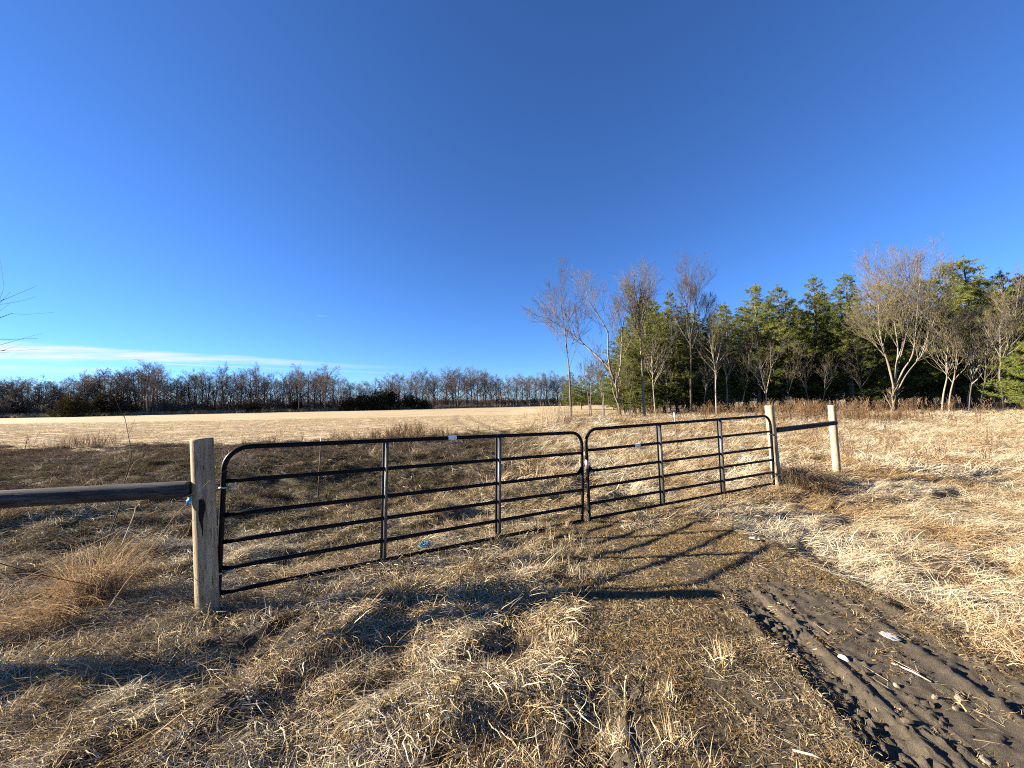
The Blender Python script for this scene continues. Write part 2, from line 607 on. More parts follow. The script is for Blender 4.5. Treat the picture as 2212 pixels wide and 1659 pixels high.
def ground_mat():
    m, t, p = new_mat('dry_ground')
    L = t.links
    geo = N(t, 'ShaderNodeNewGeometry')
    P = geo.outputs['Position']

    def A(n):
        return N(t, 'ShaderNodeAttribute', attribute_name=n).outputs['Fac']
    fine = tex_noise(t, P, 60, 5, 0.7)
    mid = tex_noise(t, P, 9, 5, 0.6)
    big = tex_noise(t, P, 0.7, 4)
    thatch = ramp(t, fine, ((0.32, (0.026, 0.019, 0.013)), (0.54, (0.066, 0.048, 0.031)), (0.76, (0.17, 0.13, 0.085))))
    thatch = mixc(t, ramp(t, big, ((0.4, (0, 0, 0)), (0.65, (0.5, 0.5, 0.5)))), thatch, (0.075, 0.05, 0.031))
    soil = ramp(t, mid, ((0.3, (0.042, 0.031, 0.019)), (0.55, (0.070, 0.053, 0.032)), (0.8, (0.12, 0.092, 0.054))))
    soil = mixc(t, ramp(t, fine, ((0.55, (0, 0, 0)), (0.75, (0.6, 0.6, 0.6)))), soil, (0.23, 0.175, 0.095))
    mudc = ramp(t, mid, ((0.3, (0.055, 0.044, 0.030)), (0.55, (0.084, 0.068, 0.047)), (0.85, (0.125, 0.102, 0.070))))
    c = mixc(t, A('trod'), thatch, soil)
    mudc = mixc(t, ramp(t, tex_noise(t, P, 130, 3, 0.7), ((0.56, (0, 0, 0)), (0.70, (0.7, 0.7, 0.7)))), mudc, (0.15, 0.115, 0.07))
    c = mixc(t, A('mud'), c, mudc)
    moss = ramp(t, fine, ((0.3, (0.042, 0.036, 0.020)), (0.7, (0.115, 0.094, 0.048))))  # mossy tint that also carries the dark of the shaded ditch
    c = mixc(t, mth(t, 'MULTIPLY', A('green'), 0.8), c, moss)
    # mown hay: pale stubble with thin darker swath lines across the view
    sep = N(t, 'ShaderNodeSeparateXYZ')
    L.new(P, sep.inputs[0])
    wob = mth(t, 'MULTIPLY', tex_noise(t, P, 0.05, 2), 7.0)
    w = mth(t, 'ADD', mth(t, 'SUBTRACT', mth(t, 'MULTIPLY', sep.outputs[1], 0.975), mth(t, 'MULTIPLY', sep.outputs[0], 0.22)), wob)
    comb = N(t, 'ShaderNodeCombineXYZ')
    L.new(mth(t, 'MULTIPLY', sep.outputs[0], 0.03), comb.inputs[0])
    L.new(w, comb.inputs[1])
    rows = tex_noise(t, comb.outputs[0], 1.1, 3, 0.65)
    rows2 = tex_noise(t, comb.outputs[0], 0.28, 2, 0.5)
    ff = tex_noise(t, P, 14, 4, 0.65)
    hay = ramp(t, ff, ((0.25, (0.34, 0.255, 0.132)), (0.5, (0.47, 0.365, 0.205)), (0.75, (0.57, 0.46, 0.28))))
    hay = mixc(t, ramp(t, rows, ((0.40, (1, 1, 1)), (0.52, (0, 0, 0)))), hay, (0.24, 0.165, 0.08))
    hay = mixc(t, ramp(t, rows2, ((0.36, (0.45, 0.45, 0.45)), (0.5, (0, 0, 0)))), hay, (0.34, 0.24, 0.115))
    c = mixc(t, A('field'), c, hay)
    c = mixc(t, mth(t, 'MULTIPLY', A('path'), mth(t, 'MULTIPLY', ramp(t, mid, ((0.35, (0, 0, 0)), (0.6, (1, 1, 1)))), 0.9)), c, (0.16, 0.12, 0.062))
    L.new(c, p.inputs['Base Color'])
    p.inputs['Roughness'].default_value = 0.92
    p.inputs['Specular IOR Level'].default_value = 0.2
    grit = tex_noise(t, P, 210, 4, 0.7)
    hsum0 = mth(t, 'ADD', mth(t, 'MULTIPLY', grit, mth(t, 'ADD', mth(t, 'MULTIPLY', A('mud'), 1.2), 0.3)), 0.0)
    hsum = mth(t, 'ADD', mth(t, 'MULTIPLY', fine, 1.0), mth(t, 'MULTIPLY', mid, 2.0))
    bump(t, p, mth(t, 'ADD', hsum, hsum0), 0.75, 0.012)
    return m


ground = obj('ground', me, ground_mat())
tag(ground, 'dry winter ground with matted grass, mud track and mown hayfield', 'ground', kind='structure')


def gz_at(x, y):
    return float(terrain(np.array([x]), np.array([y]))[0])


# low wooded ridge that closes the horizon beyond the treeline
hx_ = np.linspace(-1100, 1100, 260)
hz_ = 5.0 + 7.0 * fbm(hx_ * 0.006 + 3, hx_ * 0, 151, 4) + 1.6 * (vnoise(hx_ * 0.09, hx_ * 0, 153) - 0.5)
rows_ = []
for f_, yy_ in ((0.0, 420), (0.55, 450), (1.0, 490), (0.8, 560), (0.0, 640)):
    rows_.append(np.stack([hx_, yy_ + 12 * np.sin(hx_ * 0.01), hz_ * f_ - 0.5 + 0.8 * f_ * (vnoise(hx_ * 0.2, hx_ * 0 + yy_, 155) - 0.5)], -1))
hv_ = np.concatenate(rows_)
hi_ = np.arange(len(rows_) * 260).reshape(len(rows_), 260)
hq_ = np.stack([hi_[:-1, :-1], hi_[:-1, 1:], hi_[1:, 1:], hi_[1:, :-1]], -1).reshape(-1, 4)
hm_, ht_, hp_ = new_mat('wooded_ridge')
hc_ = ramp(ht_, tex_noise(ht_, N(ht_, 'ShaderNodeNewGeometry').outputs['Position'], 0.12, 5, 0.7, (1, 1, 3)), ((0.35, (0.030, 0.024, 0.020)), (0.7, (0.075, 0.058, 0.046))))
ht_.links.new(hc_, hp_.inputs['Base Color'])
hp_.inputs['Roughness'].default_value = 1.0
hills = obj('hills', make_mesh('hills', hv_, None, hq_, True), hm_)
tag(hills, 'low dark wooded ridge on the horizon behind the treeline', 'hills', kind='structure')


# ------------------------------------------------------------------ gates
def metal_mat():
    m, t, p = new_mat('black_gate_paint')
    geo = N(t, 'ShaderNodeNewGeometry')
    n = tex_noise(t, geo.outputs['Position'], 18, 4)
    c = ramp(t, n, ((0.35, (0.0035, 0.0035, 0.005)), (0.62, (0.006, 0.006, 0.007)), (0.76, (0.045, 0.038, 0.031))))
    L = t.links
    L.new(c, p.inputs['Base Color'])
    r = ramp(t, n, ((0.3, (0.34, 0.34, 0.34)), (0.8, (0.6, 0.6, 0.6))))
    L.new(r, p.inputs['Roughness'])
    p.inputs['Specular IOR Level'].default_value = 0.10
    return m


def plain_mat(name, c, rough=0.6, metallic=0.0, var=0.25, scale=25, spec=0.4):
    m, t, p = new_mat(name)
    geo = N(t, 'ShaderNodeNewGeometry')
    n = tex_noise(t, geo.outputs['Position'], scale, 4, 0.6)
    cc = ramp(t, n, ((0.3, tuple(v * (1 - var) for v in c)), (0.7, tuple(min(1, v * (1 + var)) for v in c))))
    t.links.new(cc, p.inputs['Base Color'])
    p.inputs['Roughness'].default_value = rough
    p.inputs['Metallic'].default_value = metallic
    p.inputs['Specular IOR Level'].default_value = spec
    return m


MAT['gate'] = metal_mat()
MAT['brace'] = plain_mat('brace_black_paint', (0.055, 0.053, 0.05), 0.5, 0.0, 0.25, 30)  # sunlit grey of the braces put into a lighter copy of the gate paint
MAT['galv'] = plain_mat('galvanised_steel', (0.42, 0.42, 0.41), 0.45, 0.8, 0.25, 40)
MAT['white_label'] = plain_mat('white_label', (0.78, 0.78, 0.76), 0.5, 0, 0.05, 60)
MAT['rust'] = plain_mat('rusty_wire', (0.10, 0.06, 0.04), 0.8, 0.3, 0.4, 60)
RAILS = (0.235, 0.47, 0.655, 0.835)     # fractions down from the top rail


def arc(cx, cz, r, a0, a1, n=9):
    return [(cx + r * math.cos(a), 0, cz + r * math.sin(a)) for a in np.linspace(a0, a1, n)]


def farm_gate(p0, p1, zb0, zb1, label, sticker, latch_end):
    """tube gate; local x along the gate, z up, its own bottom rail at z = 0"""
    d = Vector((p1[0] - p0[0], p1[1] - p0[1], zb1 - zb0))
    Lg = d.length
    g = empty('farm_gate', (p0[0], p0[1], zb0))
    g.rotation_euler = (0, -math.asin((zb1 - zb0) / Lg), math.atan2(d.y, d.x))
    tag(g, label, 'gate', 'pair of black tube gates closing the track')
    Hh = 1.25
    r = 0.185
    rt = 0.0225
    pts = [(0, 0, -0.03), (0, 0, 0.4), (0, 0, Hh - r - 0.02)] + arc(r, Hh - r, r, math.pi, math.pi / 2, 10) + \
          [(Lg * 0.35, 0, Hh), (Lg * 0.65, 0, Hh)] + arc(Lg - r, Hh - r, r, math.pi / 2, 0, 10) + \
          [(Lg, 0, Hh - r - 0.02), (Lg + 0.006, 0, 0.4), (Lg - 0.012, 0, -0.03)]
    # keep ring spacing smooth on the long runs
    P = []
    for a, b in zip(pts[:-1], pts[1:]):
        a, b = np.array(a), np.array(b)
        k = max(1, int(np.linalg.norm(b - a) / 0.2))
        for i in range(k):
            P.append(a + (b - a) * i / k)
    P.append(np.array(pts[-1]))
    P = np.array(P)
    # frame tube: build rings with a fixed side vector so that the bends stay round
    tan = np.gradient(P, axis=0)
    tan /= np.linalg.norm(tan, axis=1, keepdims=True)
    side = np.array([0, 1.0, 0])
    nrm = np.cross(tan, side)
    S = 14
    an = np.arange(S) * 2 * np.pi / S
    V = P[:, None, :] + rt * (np.cos(an)[None, :, None] * side + np.sin(an)[None, :, None] * nrm[:, None, :])
    idx = np.arange(len(P) * S).reshape(len(P), S)
    q = np.stack([idx[:-1], np.roll(idx, -1, 1)[:-1], np.roll(idx, -1, 1)[1:], idx[1:]], -1).reshape(-1, 4)
    cap = [(idx[e][0], idx[e][j], idx[e][j + 1]) for e in (0, -1) for j in range(1, S - 1)]
    obj('frame', make_mesh('gate_frame', V.reshape(-1, 3), cap, q, True), MAT['gate'], g)
    zs = [Hh * (1 - f) for f in RAILS] + [0.0]
    for k, zv in enumerate(zs):
        sag = 0.004 * math.sin(k * 2.1 + Lg)
        n = 16
        xs = np.linspace(0.0, Lg, n)
        pp = np.stack([xs, np.zeros(n), zv + sag * np.sin(np.pi * xs / Lg)], -1)
        obj('rail', tube_mesh('gate_rail', [(pp, np.full(n, 0.0205))], 12), MAT['gate'], g)
    # two Z-section braces the rails pass through
    for f in (1 / 3, 2 / 3):
        x0 = Lg * f
        dp, lp, th = 0.031, 0.026, 0.004
        parts = [box_geo(x0 - th / 2, x0 + th / 2, -dp, dp, 0.0, Hh - 0.012),
                 box_geo(x0 - lp, x0 - th / 2, dp - th, dp, 0.0, Hh - 0.012),
                 box_geo(x0 + th / 2, x0 + lp, -dp, -dp + th, 0.0, Hh - 0.012)]
        v, q, _ = merge(parts)
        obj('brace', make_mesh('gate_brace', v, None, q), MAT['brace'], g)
    # maker's label wrapped round a rail
    lx, lz = sticker
    n = 9
    a = np.linspace(-2.7, 0.9, n)
    rr = rt + 0.0016
    v = []
    for xx in (lx - 0.052, lx + 0.052):
        v += [(xx, rr * math.sin(t) * 1.0 if False else -rr * math.cos(t + 0.9) , lz + rr * math.sin(t + 0.9)) for t in a]
    q = [(i, i + 1, n + i + 1, n + i) for i in range(n - 1)]
    lab = obj('label_sticker', make_mesh('label_sticker', v, None, q, True), MAT['white_label'], g)
    lab['label'] = 'white maker sticker on the black rail'
    # hinges (strap round the upright, bolt towards the post)
    hx = 0.0 if latch_end == 1 else Lg
    sg = -1 if latch_end == 1 else 1
    for hz in (Hh * (1 - RAILS[0]) - 0.055, 0.17):
        an = np.linspace(0, 2 * np.pi, 13)
        ring = np.stack([hx + 0.027 * np.cos(an), 0.027 * np.sin(an), np.full(13, hz)], -1)
        h1 = tubes([(ring, np.full(13, 0.009))], 6)
        tail = np.array([(hx - sg * 0.02, -0.012, hz + 0.002), (hx - sg * 0.07, -0.016, hz + 0.006), (hx - sg * 0.105, -0.016, hz + 0.01)])
        h2 = tubes([(tail, np.array([0.013, 0.012, 0.012]))], 6, True)
        bolt = np.array([(hx + sg * 0.02, 0, hz), (hx + sg * 0.06, 0.0, hz), (hx + sg * 0.135, 0.0, hz)])
        h3 = tubes([(bolt, np.full(3, 0.009))], 8, True)
        v, q, t = merge([h1, h2])
        hg = obj('hinge', make_mesh('gate_hinge', v, t, q, True), MAT['galv'], g)
        obj('bolt', make_mesh('hinge_bolt', h3[0], h3[2], h3[1], True), MAT['galv'], hg)
    # latch gusset at the meeting end
    ex = Lg if latch_end == 1 else 0.0
    zl = zs[1]
    s = -1 if latch_end == 1 else 1
    tri = np.array([(ex + s * 0.012, -0.006, zl + 0.11), (ex + s * 0.105, -0.006, zl + 0.012), (ex + s * 0.012, -0.006, zl + 0.012)])
    v = np.concatenate([tri, tri + np.array([0, 0.012, 0])])
    lg = obj('latch_gusset', make_mesh('latch_gusset', v, [(0, 1, 2), (3, 5, 4)], [(0, 3, 4, 1), (1, 4, 5, 2), (2, 5, 3, 0)]), MAT['gate'], g)
    links = []
    rng = random.Random(4)
    for k in range(5):
        an = np.linspace(0, 2 * np.pi, 11)
        cx, cz = ex + s * (0.03 + 0.014 * k), zl - 0.005 - 0.012 * abs(k - 2)
        tl = rng.uniform(-0.6, 0.6) + (k % 2) * 1.3
        c = np.stack([cx + 0.012 * np.cos(an), -0.028 + 0.008 * np.sin(an) * math.cos(tl), cz + 0.011 * np.sin(an) * math.sin(tl + 0.9)], -1)
        links.append((c, np.full(11, 0.0028)))
    obj('chain', tube_mesh('latch_chain', links, 6, False), MAT['galv'], lg)
    return g


gate_a = farm_gate((-2.57, 3.41), (0.975, 5.59), 0.03, -0.06, 'near black tube gate, larger in view, hinged on the weathered post', (2.15, 1.25), 1)
gate_b = farm_gate((1.06, 5.52), (4.82, 7.21), -0.015, 0.07, 'far black tube gate hinged on the pale post with the short rail', (0.92, 1.25 * (1 - RAILS[0])), 0)
an = np.linspace(0, 2 * np.pi, 9)
sl = np.stack([np.zeros(2), np.zeros(2), np.array([0.70, 0.83])], -1)
sleeve = obj('reflective_tape', tube_mesh('reflective_tape', [(sl, np.full(2, 0.0245))], 12), MAT['galv'], gate_b)


# ------------------------------------------------------------------ posts and log rails
def wood_mat(name, c0, c1, c2, gscale=1.0):
    m, t, p = new_mat(name)
    tc = N(t, 'ShaderNodeTexCoord')
    O = tc.outputs['Object']
    warp = tex_noise(t, O, 3.5, 3)
    wv = N(t, 'ShaderNodeMapping')
    wv.inputs['Scale'].default_value = (1, 1, 0.06)
    t.links.new(O, wv.inputs[0])
    add = N(t, 'ShaderNodeVectorMath', operation='ADD')
    cs = N(t, 'ShaderNodeCombineXYZ')
    t.links.new(mth(t, 'MULTIPLY', warp, 0.10), cs.inputs[0])
    t.links.new(mth(t, 'MULTIPLY', warp, 0.06), cs.inputs[1])
    t.links.new(wv.outputs[0], add.inputs[0])
    t.links.new(cs.outputs[0], add.inputs[1])
    g = tex_noise(t, add.outputs[0], 42 * gscale, 6, 0.62)
    g2 = tex_noise(t, O, 7, 4, 0.6, (1, 1, 0.35))
    c = ramp(t, g, ((0.30, c0), (0.48, c1), (0.70, c2)))
    c = mixc(t, ramp(t, g2, ((0.42, (0, 0, 0)), (0.66, (0.75, 0.75, 0.75)))), c, tuple(v * 0.62 for v in c1))
    crack = ramp(t, tex_noise(t, add.outputs[0], 85 * gscale, 3, 0.5), ((0.30, (1, 1, 1)), (0.37, (0, 0, 0))))
    c = mixc(t, mth(t, 'MULTIPLY', crack, 0.75), c, tuple(v * 0.25 for v in c0))
    vo = N(t, 'ShaderNodeTexVoronoi')
    vo.inputs['Scale'].default_value = 5.5
    vm = N(t, 'ShaderNodeMapping')
    vm.inputs['Scale'].default_value = (1, 1, 0.75)
    t.links.new(O, vm.inputs[0])
    t.links.new(vm.outputs[0], vo.inputs['Vector'])
    c = mixc(t, ramp(t, vo.outputs['Distance'], ((0.05, (0.85, 0.85, 0.85)), (0.13, (0, 0, 0)))), c, tuple(v * 0.35 for v in c0))
    t.links.new(c, p.inputs['Base Color'])
    p.inputs['Roughness'].default_value = 0.85
    p.inputs['Specular IOR Level'].default_value = 0.2
    bump(t, p, mth(t, 'SUBTRACT', g, mth(t, 'MULTIPLY', crack, 0.8)), 0.6, 0.006)
    return m


MAT['post_old'] = wood_mat('weathered_post', (0.125, 0.085, 0.046), (0.30, 0.228, 0.138), (0.44, 0.36, 0.235))
MAT['post_new'] = wood_mat('pale_post', (0.24, 0.17, 0.095), (0.36, 0.28, 0.17), (0.46, 0.375, 0.25))
MAT['log_dark'] = wood_mat('dark_log', (0.018, 0.016, 0.015), (0.050, 0.045, 0.042), (0.15, 0.14, 0.13), 0.8)
MAT['log_brown'] = wood_mat('brown_log', (0.022, 0.014, 0.012), (0.045, 0.032, 0.028), (0.10, 0.08, 0.07), 0.8)
MAT['bark_patch'] = plain_mat('dark_bark', (0.022, 0.016, 0.012), 0.95, 0, 0.5, 60, 0.1)


def log_mesh(name, length, r0, r1, seed, sides=28, segs=26, wob=0.03, bow=0.0):
    """round timber along local z with slight flats, taper and chamfered ends"""
    rng = np.random.default_rng(seed)
    z = np.concatenate([[0, 0.006], np.linspace(0.02, length - 0.02, segs), [length - 0.006, length]])
    a = np.arange(sides) * 2 * np.pi / sides
    ph = rng.uniform(0, 6, 4)
    V = []
    for zi in z:
        f = zi / length
        r = r0 + (r1 - r0) * f
        rr = r * (1 + wob * 0.5 * np.sin(2 * a + ph[0] + zi * 0.8) + wob * 0.35 * np.sin(3 * a + ph[1] - zi * 1.3) + wob * 0.25 * np.sin(5 * a + ph[2] + zi * 3))
        e = min(zi, length - zi)
        if e < 0.001:
            rr = rr - 0.006
        elif e < 0.01:
            rr = rr - 0.001
        V.append(np.stack([rr * np.cos(a) + bow * math.sin(math.pi * f), rr * np.sin(a) + 0.4 * bow * math.sin(2 * f + ph[3]), np.full(sides, zi)], -1))
    n = len(z)
    V = np.concatenate(V)
    idx = np.arange(n * sides).reshape(n, sides)
    q = np.stack([idx[:-1], np.roll(idx, -1, 1)[:-1], np.roll(idx, -1, 1)[1:], idx[1:]], -1).reshape(-1, 4)
    V = np.concatenate([V, [(0, 0, 0), (0, 0, length)]])
    c0, c1 = n * sides, n * sides + 1
    t = [(c0, idx[0][(j + 1) % sides], idx[0][j]) for j in range(sides)] + [(c1, idx[-1][j], idx[-1][(j + 1) % sides]) for j in range(sides)]
    me_ = make_mesh(name, V, t, q, True)
    return me_


def fence_post(base, top, r0, r1, seed, mat, label, bury=0.35):
    base, top = Vector(base), Vector(top)
    d = (top - base).normalized()
    p = obj('fence_post', log_mesh('fence_post', (top - base).length + bury, r0, r1, seed), mat)
    p.rotation_euler = d.to_track_quat('Z', 'Y').to_euler()
    p.location = base - d * bury
    tag(p, label, 'fence post', 'wooden fence posts')
    return p


def log_rail(a, b, r0, r1, seed, mat, label, bow=0.0):
    a, b = Vector(a), Vector(b)
    d = (b - a).normalized()
    p = obj('log_rail', log_mesh('log_rail', (b - a).length, r0, r1, seed, 22, 22, 0.05, bow), mat)
    p.rotation_euler = d.to_track_quat('Z', 'Y').to_euler()
    p.location = a
    tag(p, label, 'fence rail', 'round timber fence rails')
    return p


YL = 3.30
b0 = at(447.5, 1291, YL)
t0 = at(436, 947, YL)
post_l = fence_post((b0.x, YL, b0.z), (t0.x, YL, t0.z), 0.083, 0.080, 3, MAT['post_old'], 'weathered grey-brown round post with dark bark scar beside the near gate')
# bark scar on the camera side of the near post
zc = at(452, 1105, YL)
v = []
nn_ = 12
for i in range(nn_):
    f = i / (nn_ - 1)
    zrow = zc.z + 0.12 - 0.30 * f
    hw = (0.026 * math.sin(math.pi * min(1, f * 1.25 + 0.12)) ** 0.6 * (1 - 0.55 * f) if f < 0.7 else 0.011 * (1 - f) * 2) + 0.002
    cxo = -0.018 + 0.004 * math.sin(f * 9)
    cpos = Vector((t0.x + (b0.x - t0.x) * (t0.z - zrow) / (t0.z - b0.z), YL, zrow))
    view = Vector((-cpos.x, -YL, 0)).normalized()
    sd = Vector((-view.y, view.x, 0))
    for k in range(5):
        s_ = cxo + hw * (k - 2) / 2
        dep = math.sqrt(max(0, 0.0835 ** 2 - s_ ** 2)) + (0.0035 if 0 < k < 4 else -0.002)
        w_ = cpos + sd * s_ + view * dep
        v.append(tuple(w_))
qd = [(i * 5 + k, i * 5 + k + 1, (i + 1) * 5 + k + 1, (i + 1) * 5 + k) for i in range(nn_ - 1) for k in range(4)]
scar = obj('bark_scar', make_mesh('bark_scar', v, None, qd, True), MAT['bark_patch'])
bpy.context.view_layer.update()
scar.parent = post_l
scar.matrix_parent_inverse = post_l.matrix_world.inverted()
scar['label'] = 'blackened bark scar on the post'

YH = 7.30
b1 = at(1678, 1041, YH)
t1 = at(1661.5, 876, YH)
post_h = fence_post((b1.x, YH, b1.z), (t1.x, YH, t1.z), 0.076, 0.074, 5, MAT['post_new'], 'pale tan round post hinging the far gate, dark tussock at its foot')
YE = 8.05
b2 = at(1808, 1020, YE)
t2 = at(1796.5, 875, YE)
post_e = fence_post((b2.x, YE, b2.z), (t2.x, YE, t2.z), 0.070, 0.066, 7, MAT['post_new'], 'pale tan round end post at the far right of the fence')
# rails
ra = at(416, 1054, YL)
log_rail((-6.35, 2.42, 0.96), (ra.x + 0.03, YL - 0.06, ra.z), 0.074, 0.066, 11, MAT['log_dark'], 'thick dark weathered log rail running left from the near post', 0.01)
post_o = fence_post((-6.42, 2.50, -0.02), (-6.44, 2.50, 1.36), 0.082, 0.080, 13, MAT['post_old'], 'weathered round post at the left end of the dark log rail')
rb = at(1676, 929, YH + 0.06)
rc = at(1803, 913.5, YE - 0.09)
log_rail((rb.x, rb.y, rb.z), (rc.x + 0.02, rc.y, rc.z), 0.050, 0.046, 17, MAT['log_brown'], 'short dark brown log rail between the two pale posts')


# ------------------------------------------------------------------ stakes, wires, ribbon, stones and litter
def stake(px0, py0, px1, py1, Y, r, label, white):
    a = at(px1, py1, Y)
    b = at(px0, py0, Y)
    g = empty('marker_stake', a)
    tag(g, label, 'stake', 'thin marker stakes behind the gates')
    a0 = Vector((0, 0, -0.15))
    b0_ = b - a
    m_ = b0_ * (1 - white)
    obj('shaft', tube_mesh('stake_shaft', [(np.array([a0, m_ * 0.5, m_]), np.array([r, r, r]))], 8), MAT['rust'], g)
    obj('tip', tube_mesh('stake_tip', [(np.array([m_, b0_]), np.array([r * 1.25, r * 1.25]))], 8), MAT['white_label'], g)


stake(694, 946, 686, 1078, 6.9, 0.011, 'thin dark stake with white tip behind the near gate', 0.12)
stake(1456, 891, 1466, 978, 12.0, 0.012, 'thin stake with white top behind the far gate', 0.25)

MAT['stalk'] = plain_mat('dry_stalk', (0.30, 0.21, 0.12), 0.9, 0, 0.35, 20, 0.1)
MAT['stalk_pale'] = plain_mat('pale_stalk', (0.44, 0.37, 0.26), 0.9, 0, 0.3, 20, 0.1)
MAT['stalk_dark'] = plain_mat('dark_stalk', (0.09, 0.055, 0.035), 0.9, 0, 0.35, 20, 0.1)


def strand(name, pix, label, cat, r0, r1, mat, twigs=0, seed=1):
    rng = np.random.default_rng(seed)
    P = np.array([at(*p) for p in pix])
    # smooth by Catmull-Rom
    Q = []
    n = len(P)
    for i in range(n - 1):
        p0, p1, p2, p3 = P[max(0, i - 1)], P[i], P[i + 1], P[min(n - 1, i + 2)]
        for s in np.linspace(0, 1, 6, endpoint=False):
            Q.append(0.5 * ((2 * p1) + (-p0 + p2) * s + (2 * p0 - 5 * p1 + 4 * p2 - p3) * s * s + (-p0 + 3 * p1 - 3 * p2 + p3) * s ** 3))
    Q.append(P[-1])
    Q = np.array(Q)
    rr = np.linspace(r0, r1, len(Q))
    root = Q[0].copy()
    polys = [(Q - root, rr)]
    for k in range(twigs):
        i = rng.integers(len(Q) // 3, len(Q) - 1)
        d = Q[i] - Q[i - 1]
        d = d / np.linalg.norm(d) + rng.normal(0, 0.6, 3)
        d /= np.linalg.norm(d)
        ln = rng.uniform(0.08, 0.25)
        tp = np.array([Q[i], Q[i] + d * ln * 0.5, Q[i] + d * ln + np.array([0, 0, 0.03])]) - root
        polys.append((tp, np.array([r1, r1 * 0.8, r1 * 0.5])))
    o = obj(name, tube_mesh(name, polys, 5), mat, None, root)
    tag(o, label, cat)
    return o


strand('loose_wire', ((425, 1066, 3.2), (400, 1074, 3.15), (193, 1178, 3.0), (0, 1277, 2.75), (-80, 1320, 2.6)), 'loose rusty wire slanting from the near post to lower left', 'wire', 0.003, 0.003, MAT['stalk'])
strand('fence_wire', ((-40, 1205, 2.9), (0, 1217, 2.95), (110, 1246, 3.05), (245, 1274, 3.2)), 'dark loose wire crossing the orange tussock at the left edge', 'wire', 0.0035, 0.003, MAT['stalk_dark'])
strand('tie_wire', ((438, 1053, 3.205), (452, 1040, 3.21), (470, 1028, 3.23), (560, 967, 4.2)), 'thin wire slanting across the front of the near post', 'wire', 0.003, 0.0025, MAT['stalk_dark'])
strand('dry_stem', ((236, 1312, 3.0), (288, 1240, 3.15), (349, 1199, 3.3), (400, 1156, 3.4), (420, 1108, 3.45)), 'bent dry stem leaning up against the left side of the near post', 'dry stem', 0.0042, 0.002, MAT['stalk'], 3, 2)
strand('dry_stem', ((291, 1232, 3.5), (355, 1145, 3.55), (380, 1112, 3.55), (412, 1078, 3.5)), 'thin straight dry stem rising towards the blue ribbon', 'dry stem', 0.0032, 0.0016, MAT['stalk'], 2, 3)
strand('dry_stem', ((226, 1180, 3.9), (255, 1105, 4.0), (268, 1045, 4.05), (283, 985, 4.1), (277, 940, 4.1), (268, 893, 4.1)), 'tall thin dry stalk standing alone behind the dark log rail', 'dry stem', 0.006, 0.002, MAT['stalk_dark'], 4, 4)
strand('dry_stem', ((272, 1040, 4.6), (290, 1000, 4.65), (318, 985, 4.7)), 'short curved dry stem just right of the tall stalk', 'dry stem', 0.004, 0.002, MAT['stalk'], 2, 5)
strand('dry_stem', ((262, 1180, 3.3), (290, 1110, 3.35), (292, 1090, 3.35)), 'upright dry stem behind the orange tussock', 'dry stem', 0.005, 0.002, MAT['stalk_pale'], 2, 6)
strand('dry_stem', ((90, 1150, 3.6), (140, 1158, 3.6), (185, 1180, 3.55)), 'fallen curved stem left of the orange tussock', 'dry stem', 0.005, 0.002, MAT['stalk_dark'], 3, 7)


def crumple(name, loc, size, mat, label, cat, seed, flat=0.35, group=None):
    rng = np.random.default_rng(seed)
    n = 9
    u, w = np.meshgrid(np.linspace(-1, 1, n), np.linspace(-1, 1, n))
    x = u * (1 - 0.25 * np.abs(w)) + rng.normal(0, 0.09, u.shape)
    y = w * (1 - 0.25 * np.abs(u)) + rng.normal(0, 0.09, u.shape)
    z = np.abs(rng.normal(0, 0.4, u.shape)) * (1.1 - 0.6 * np.hypot(u, w)) * flat * 2
    v = np.stack([x * size[0] / 2, y * size[1] / 2, np.maximum(z, 0) * size[2]], -1).reshape(-1, 3)
    idx = np.arange(n * n).reshape(n, n)
    q = np.stack([idx[:-1, :-1], idx[:-1, 1:], idx[1:, 1:], idx[1:, :-1]], -1).reshape(-1, 4)
    o = obj(name, make_mesh(name, v, None, q), mat, None, loc)
    o.rotation_euler = (0, 0, rng.uniform(0, 6))
    md = o.modifiers.new('thick', 'SOLIDIFY')
    md.thickness = 0.002
    tag(o, label, cat, group)
    return o


def gp(px, py, lift=0.0):
    """point on the built terrain seen at a pixel"""
    d = CAM_R @ Vector(((px - 1106) / 831, (829.5 - py) / 831, -1))
    ts = np.linspace(1.2, 60, 6000)
    X, Y, Zr = d.x * ts, d.y * ts, CAM_H + d.z * ts
    H = terrain(X, Y)
    k = int(np.argmax(Zr < H))
    return Vector((X[k], Y[k], H[k] + lift))


MAT['blue_bag'] = plain_mat('blue_plastic', (0.05, 0.34, 0.52), 0.35, 0, 0.5, 40, 0.5)
MAT['blue_tape'] = plain_mat('blue_tape', (0.02, 0.22, 0.70), 0.5, 0, 0.2, 60)
MAT['pale_blue'] = plain_mat('pale_blue_plastic', (0.35, 0.55, 0.75), 0.45, 0, 0.2, 60)
MAT['paper'] = plain_mat('white_paper', (0.33, 0.32, 0.30), 0.8, 0, 0.12, 60)
MAT['stone'] = plain_mat('pale_stone', (0.20, 0.16, 0.11), 0.9, 0, 0.25, 50, 0.2)
MAT['white_stone'] = plain_mat('white_stone', (0.32, 0.30, 0.26), 0.9, 0, 0.2, 50, 0.2)
MAT['clod'] = plain_mat('mud_clod', (0.085, 0.066, 0.042), 0.95, 0, 0.35, 50, 0.1)
pb = gp(917, 1187, 0.03)
crumple('plastic_scrap', pb, (0.17, 0.10, 0.10), MAT['blue_bag'], 'crumpled turquoise plastic scrap under the near gate', 'litter', 2, 0.6)
crumple('plastic_scrap', gp(1606, 975, 0.10), (0.12, 0.10, 0.10), MAT['pale_blue'], 'small pale blue plastic scrap in straw behind the far gate', 'litter', 3, 0.6)
